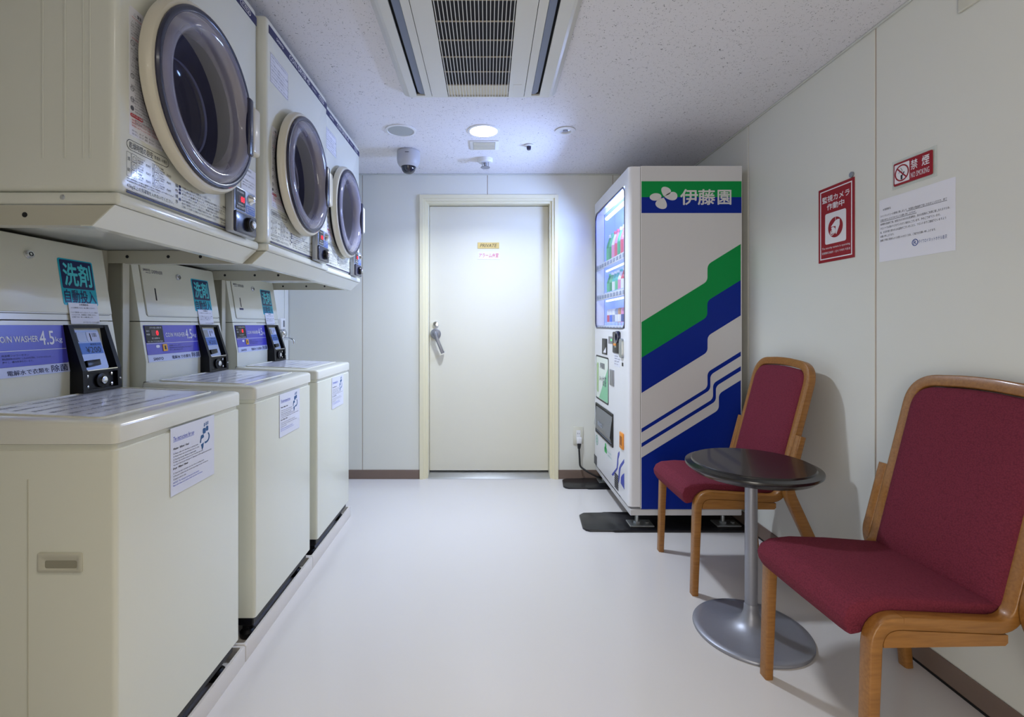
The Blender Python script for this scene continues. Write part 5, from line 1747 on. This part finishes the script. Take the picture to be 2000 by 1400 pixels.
u0, za = wq(1718, 390)
_, zb = wq(1718, 511)
u1, zc = wq(1867, 347)
_, zd = wq(1867, 490)
z0, z1 = (zb + zd) / 2, (za + zc) / 2
t = thing('wall_notice', (XR, -(u0 + u1) / 2, z0), 'white printed paper notice below the red no smoking plaque', 'notice')
wd, ht = u1 - u0, z1 - z0
nx = lambda a: u0 + wd * a
nz = lambda b: z0 + ht * b
MB().fbox(W, u0, u1, z0, z1, 0.0005, 0.0012).build('paper', m_paper, t)
mb = MB().text(W, 'お客様各位', nx(0.06), nx(0.175), nz(0.815), nz(0.850), 0.0016, 0.008)
ls = [('コインランドリーの使用に関しまして、洗濯及び乾燥終了前にお出ましいただき、終了', 0.905, 0.715),
      ('次第お持ちいただきますようお願い申し上げます。', 0.53, 0.650),
      ('長時間の洗濯終了後、放置されたままのお洗濯物は、次のお客様のご利用に差し支えますため、', 0.94, 0.585),
      ('フロントでお預かりさせていただく場合もございます。予めご了承下さいませ。', 0.83, 0.520),
      ('尚、お忘れ物と思われるお品物がございましたら、フロントまでご連絡下さいますよう', 0.895, 0.455),
      ('お願い申し上げます。', 0.225, 0.390),
      ('皆様に平等に気持ちよくお使いいただくため、ご協力をお願い申し上げます。', 0.775, 0.325)]
for s_, e, b in ls:
    mb.text(W, s_, nx(0.018), nx(e), nz(b), nz(b + 0.036), 0.0016)
mb.fbox(W, nx(0.40), nx(0.905), nz(0.706), nz(0.711), 0.0012, 0.0015)
mb.fbox(W, nx(0.018), nx(0.53), nz(0.641), nz(0.646), 0.0012, 0.0015)
mb.build('notice_print', m_ink, t)
mb = MB().text(W, 'ダイワロイネットホテル金沢', nx(0.555), nx(0.905), nz(0.185), nz(0.240), 0.0016, 0.006)
cx, cz, R = nx(0.513), nz(0.212), ht * 0.052
mb.ring(W, circle(cx, cz, R, 28), circle(cx, cz, R * 0.78, 28), 0.0012, 0.0016)
mb.text(W, 'R', cx - 0.42 * R, cx + 0.5 * R, cz - 0.55 * R, cz + 0.55 * R, 0.0016, 0.01)
mb.build('hotel_lettering', M('ink_hotel_blue', (36, 70, 140), 0.5), t)

# plate high on the right wall
u0, z0 = wq(1876, 27)
u1, _ = wq(1921, 3)
t = thing('wall_plate', (XR, -(u0 + u1) / 2, z0), 'cream switch plate high on the wall, cut by the picture edge', 'switch plate')
MB().fbox(W, u0, u1, z0, z0 + 0.12, 0, 0.010, 0.004, 3).build('cover_plate', m_outlet, t)
MB().fbox(W, u0 + 0.016, u0 + 0.030, z0 + 0.034, z0 + 0.070, 0.010, 0.0125, 0.001, 1).build('rocker', m_rack, t)

# ------------------------------------------------------------------ soap dispenser and tap on the left wall
Fw_ = Fr((XL, 0, 0), (0, 1, 0), UP)
t = thing('soap_dispenser', (XL, 3.38, 1.09), 'clear and white soap dispenser on the wall beyond the washers', 'soap dispenser')
MB().fbox(Fw_, 3.345, 3.415, 1.105, 1.185, 0.0, 0.055, 0.008, 3).build('housing', m_offwhite, t)
MB().fbox(Fw_, 3.368, 3.392, 1.125, 1.17, 0.055, 0.058, 0.001, 1).build('push_plate', m_greymetal, t)
Fd = Fr((XL + 0.045, 3.38, 0), (1, 0, 0), (0, 1, 0))
MB().lathe(Fd, 0, 0, [(0.0, 1.045), (0.018, 1.050), (0.029, 1.066), (0.031, 1.082), (0.026, 1.098), (0.018, 1.106)], 24).build('soap_globe', m_chrome, t)
t = thing('wall_tap', (XL, 3.38, 1.0), 'chrome tap spout under the soap dispenser, behind the far washer', 'tap')
MB().tube(round_path([(XL + 0.002, 3.38, 1.045), (XL + 0.085, 3.38, 1.045), (XL + 0.120, 3.38, 1.035), (XL + 0.124, 3.38, 1.008)], 0.05, 8), 0.010, 14).build('spout', m_chrome, t)
MB().cyl(Fw_, 3.38, 1.045, 0.024, 0.0, 0.008, 24, 0.002).build('wall_flange', m_chrome, t)

# ------------------------------------------------------------------ ceiling air unit
AZ = 2.222
AX0, AX1, AY0, AY1 = -0.402, 0.326, 0.72, 2.350
t = thing('air_conditioner', ((AX0 + AX1) / 2, (AY0 + AY1) / 2, AZ), 'white ceiling air conditioner with dark intake grille and two side louvres', 'air conditioner')
Fa = Fr((0, 0, AZ), (0, 1, 0), (1, 0, 0))        # n points down; u = y, v = x
assert Fa.n.z < 0
# rim
loops = []
for ins, dz in ((0.0, 0.033), (0.0, 0.028), (0.006, 0.016), (0.022, 0.004), (0.034, 0.0)):
    loops.append([Vector((a, b, AZ + dz)) for a, b in rrect(AX0 + ins, AX1 - ins, AY0 + ins, AY1 - ins, 0.02, 4)])
GX0, GX1, GY1 = -0.187, 0.099, 2.312
SX0, SX1 = -0.262, 0.173
BL = (-0.334, -0.294)
BR = (0.207, 0.246)
Y0p, Y1p = AY0 + 0.034, AY1 - 0.034
mb = MB().loft(loops, False, False)
xs = [AX0 + 0.034, BL[0], BL[1], SX0 - 0.0012, SX0 + 0.0012, GX0, GX1, SX1 - 0.0012, SX1 + 0.0012, BR[0], BR[1], AX1 - 0.034]
for i in (0, 2, 4, 6, 8, 10):
    ye = 2.300
    mb.box(xs[i], xs[i + 1], Y0p, Y1p, AZ, AZ + 0.008)
for i in (1, 9):
    mb.box(xs[i], xs[i + 1], 2.300, Y1p, AZ, AZ + 0.008)
mb.box(GX0, GX1, GY1, Y1p, AZ, AZ + 0.008)
for i in (3, 7):
    mb.box(xs[i], xs[i + 1], 2.306, Y1p, AZ, AZ + 0.008)
mb.build('panel', m_ac, t, smooth=False)
MB().box(AX0 + 0.03, AX1 - 0.03, Y0p, Y1p, AZ + 0.026, AZ + 0.032).build('dark_backing', m_dark, t)
for a, b, sgn in ((BL[0], BL[1], 1), (BR[0], BR[1], -1)):
    # curved louvre blade lying in its slot, rounded at the end
    pts = [(a + (0.010 if sgn > 0 else 0.002), Y0p + 0.02), (b - (0.002 if sgn > 0 else 0.010), Y0p + 0.02), (b - (0.002 if sgn > 0 else 0.010), 2.27 if sgn < 0 else 2.292), (b - (0.002 if sgn > 0 else 0.022), 2.292), (a + (0.022 if sgn > 0 else 0.002), 2.292), (a + (0.010 if sgn > 0 else 0.002), 2.27 if sgn > 0 else 2.292)]
    pts = [(x, y) for x, y in pts]
    MB().prism(Fr((0, 0, AZ), (1, 0, 0), (0, 1, 0)), pts, 0.004, 0.010, 0).build('louvre_blade', m_acblade, t, smooth=False)
# intake grille: thin bars in both directions, filter and cream filter frame behind
mb = MB()
nbar = 21
for k in range(nbar):
    x = GX0 + 0.006 + (GX1 - GX0 - 0.012) * k / (nbar - 1)
    mb.box(x - 0.0015, x + 0.0015, Y0p, GY1, AZ + 0.0005, AZ + 0.007)
tag(mb.build('grille_bars', m_ac, t, smooth=False), kind='stuff')
mb = MB()
y = 2.206
while y > Y0p:
    mb.box(GX0, GX1, y - 0.0009, y + 0.0009, AZ + 0.002, AZ + 0.0065)
    y -= 0.1155
tag(mb.build('grille_cross_bars', M('cross_bar_tan', (186, 176, 160), 0.5), t, smooth=False), kind='stuff')
MB().box(GX0 + 0.002, GX1 - 0.002, 2.213, GY1 - 0.003, AZ + 0.0072, AZ + 0.0095).build('filter_frame', m_cream, t, smooth=False)
m_filter = M('filter_mesh', (34, 34, 42), 0.8, bump=(700, 0.6, 0.002))
MB().box(GX0 + 0.002, GX1 - 0.002, Y0p, 2.2125, AZ + 0.0085, AZ + 0.0105).build('filter', m_filter, t, smooth=False)
MB().box(0.118, 0.155, 2.195, 2.245, AZ - 0.0008, AZ + 0.0002).build('receiver_window', m_ac, t, smooth=False)

# ------------------------------------------------------------------ small ceiling fittings
Fc_ = Fr((0, 0, CZ), (0, 1, 0), (1, 0, 0))       # n down; u = y, v = x


def downlight(x, y, label):
    t = thing('downlight', (x, y, CZ), label, 'ceiling light')
    MB().lathe(Fc_, y, x, [(0.092, 0.0), (0.092, 0.004), (0.080, 0.006), (0.077, 0.003)], 48).build('trim_ring', m_offwhite, t)
    MB().lathe(Fc_, y, x, [(0.079, 0.0045), (0.05, 0.006), (0.0, 0.0065)], 48).build('diffuser', m_lamp, t)


downlight(-0.022, 2.797, 'round glowing downlight in the ceiling between speaker and spotlight')

x, y = -0.4965, 2.79
t = thing('ceiling_speaker', (x, y, CZ), 'round grey ceiling speaker with white rim', 'speaker')
MB().lathe(Fc_, y, x, [(0.088, 0.0), (0.088, 0.005), (0.076, 0.007), (0.074, 0.004)], 48).build('rim', m_offwhite, t)
MB().lathe(Fc_, y, x, [(0.0755, 0.004), (0.04, 0.0062), (0.0, 0.0068)], 48).build('mesh_cover', m_grille, t)

x, y = 0.447, 2.79
t = thing('recessed_spotlight', (x, y, CZ), 'small unlit recessed spotlight with white rim', 'ceiling light')
MB().lathe(Fc_, y, x, [(0.058, 0.0022), (0.058, 0.006), (0.034, 0.009), (0.032, 0.001)], 40).build('rim', m_offwhite, t)
MB().lathe(Fc_, y, x, [(0.0565, 0.0), (0.0565, 0.003)], 40).build('rim_shadow_ring', m_greyedge, t)  # grey ring paints the shadow line between rim and ceiling
MB().lathe(Fc_, y, x, [(0.033, 0.002), (0.022, -0.004 + 0.0045), (0.0, 0.0005)], 32).build('reflector', m_chrome, t)
MB().lathe(Fc_, y, x, [(0.014, 0.0005), (0.014, 0.006), (0.0, 0.010)], 24).build('bulb', m_silverpaint, t)

x, y = -0.019, 3.018
t = thing('emergency_light', (x, y, CZ), 'small square ceiling panel with ribbed lens behind the downlight', 'ceiling panel')
MB().fbox(Fc_, y - 0.075, y + 0.075, x - 0.088, x + 0.088, 0, 0.006, 0.002).build('frame', m_offwhite, t)
MB().fbox(Fc_, y - 0.062, y + 0.062, x - 0.068, x + 0.068, 0.006, 0.0075).build('lens', m_grille, t)
mb = MB()
for k in range(9):
    yy = y - 0.056 + 0.014 * k
    mb.fbox(Fc_, yy - 0.003, yy + 0.003, x - 0.066, x + 0.066, 0.0075, 0.0095)
tag(mb.build('lens_ribs', m_cream, t, smooth=False), kind='stuff')

x, y = -0.014, 3.27
t = thing('smoke_detector', (x, y, CZ), 'white heat detector hanging from the ceiling above the door', 'detector')
MB().lathe(Fc_, y, x, [(0.050, 0.0), (0.050, 0.018), (0.046, 0.026), (0.040, 0.028), (0.0, 0.028)], 36).build('base', m_offwhite, t)
mb = MB().lathe(Fc_, y, x, [(0.012, 0.028), (0.010, 0.050), (0.0, 0.050)], 16)
mb.lathe(Fc_, y, x, [(0.030, 0.056), (0.032, 0.058), (0.030, 0.060), (0.0, 0.060)], 30)
for k in range(4):
    a = math.radians(45 + 90 * k)
    mb.tube([Fc_.p(y + 0.030 * math.cos(a), x + 0.030 * math.sin(a), 0.028), Fc_.p(y + 0.028 * math.cos(a), x + 0.028 * math.sin(a), 0.058)], 0.0022, 6)
mb.build('sensor_cage', m_silverpaint, t)

x, y = 0.257, 3.02
t = thing('ceiling_sensor', (x, y, CZ), 'tiny ceiling sprinkler nozzle with white collar, near the vending machine', 'sprinkler')
MB().lathe(Fc_, y, x, [(0.029, 0.003), (0.029, 0.006), (0.020, 0.009), (0.014, 0.009)], 30).build('collar', m_offwhite, t)
MB().lathe(Fc_, y, x, [(0.0275, 0.0), (0.0275, 0.004)], 30).build('collar_shadow_ring', m_greyedge, t)  # darker ring draws the shadow edge above the collar
MB().lathe(Fc_, y, x, [(0.015, 0.004), (0.013, 0.024), (0.010, 0.030), (0.0, 0.030)], 20).build('nozzle', m_navyplastic, t)

x, y = -0.508, 3.13
t = thing('dome_camera', (x, y, CZ), 'grey dome security camera hanging from the ceiling', 'security camera')
MB().lathe(Fc_, y, x, [(0.066, 0.0), (0.073, 0.004), (0.074, 0.050), (0.070, 0.076), (0.060, 0.094), (0.050, 0.102), (0.046, 0.100)], 48).build('housing', M('camera_housing_grey', (176, 176, 182), 0.45), t)
MB().lathe(Fc_, y, x, [(0.0465, 0.098), (0.0455, 0.108), (0.041, 0.124), (0.031, 0.137), (0.016, 0.144), (0.0, 0.146)], 40).build('smoked_dome', m_smoke, t)
Fcam = Fr((x, y - 0.0742, CZ), (1, 0, 0), UP)
MB().fbox(Fcam, -0.010, 0.014, -0.030, -0.027, -0.003, 0.0006).build('maker_mark', m_ink, t)

# added unseen downlights overhead, behind the viewer (they light the near half of the room)
downlight(-0.02, 0.25, 'added unseen downlight overhead in front of the air conditioner')
downlight(-0.02, -1.0, 'added unseen downlight at the rear end of the ceiling')
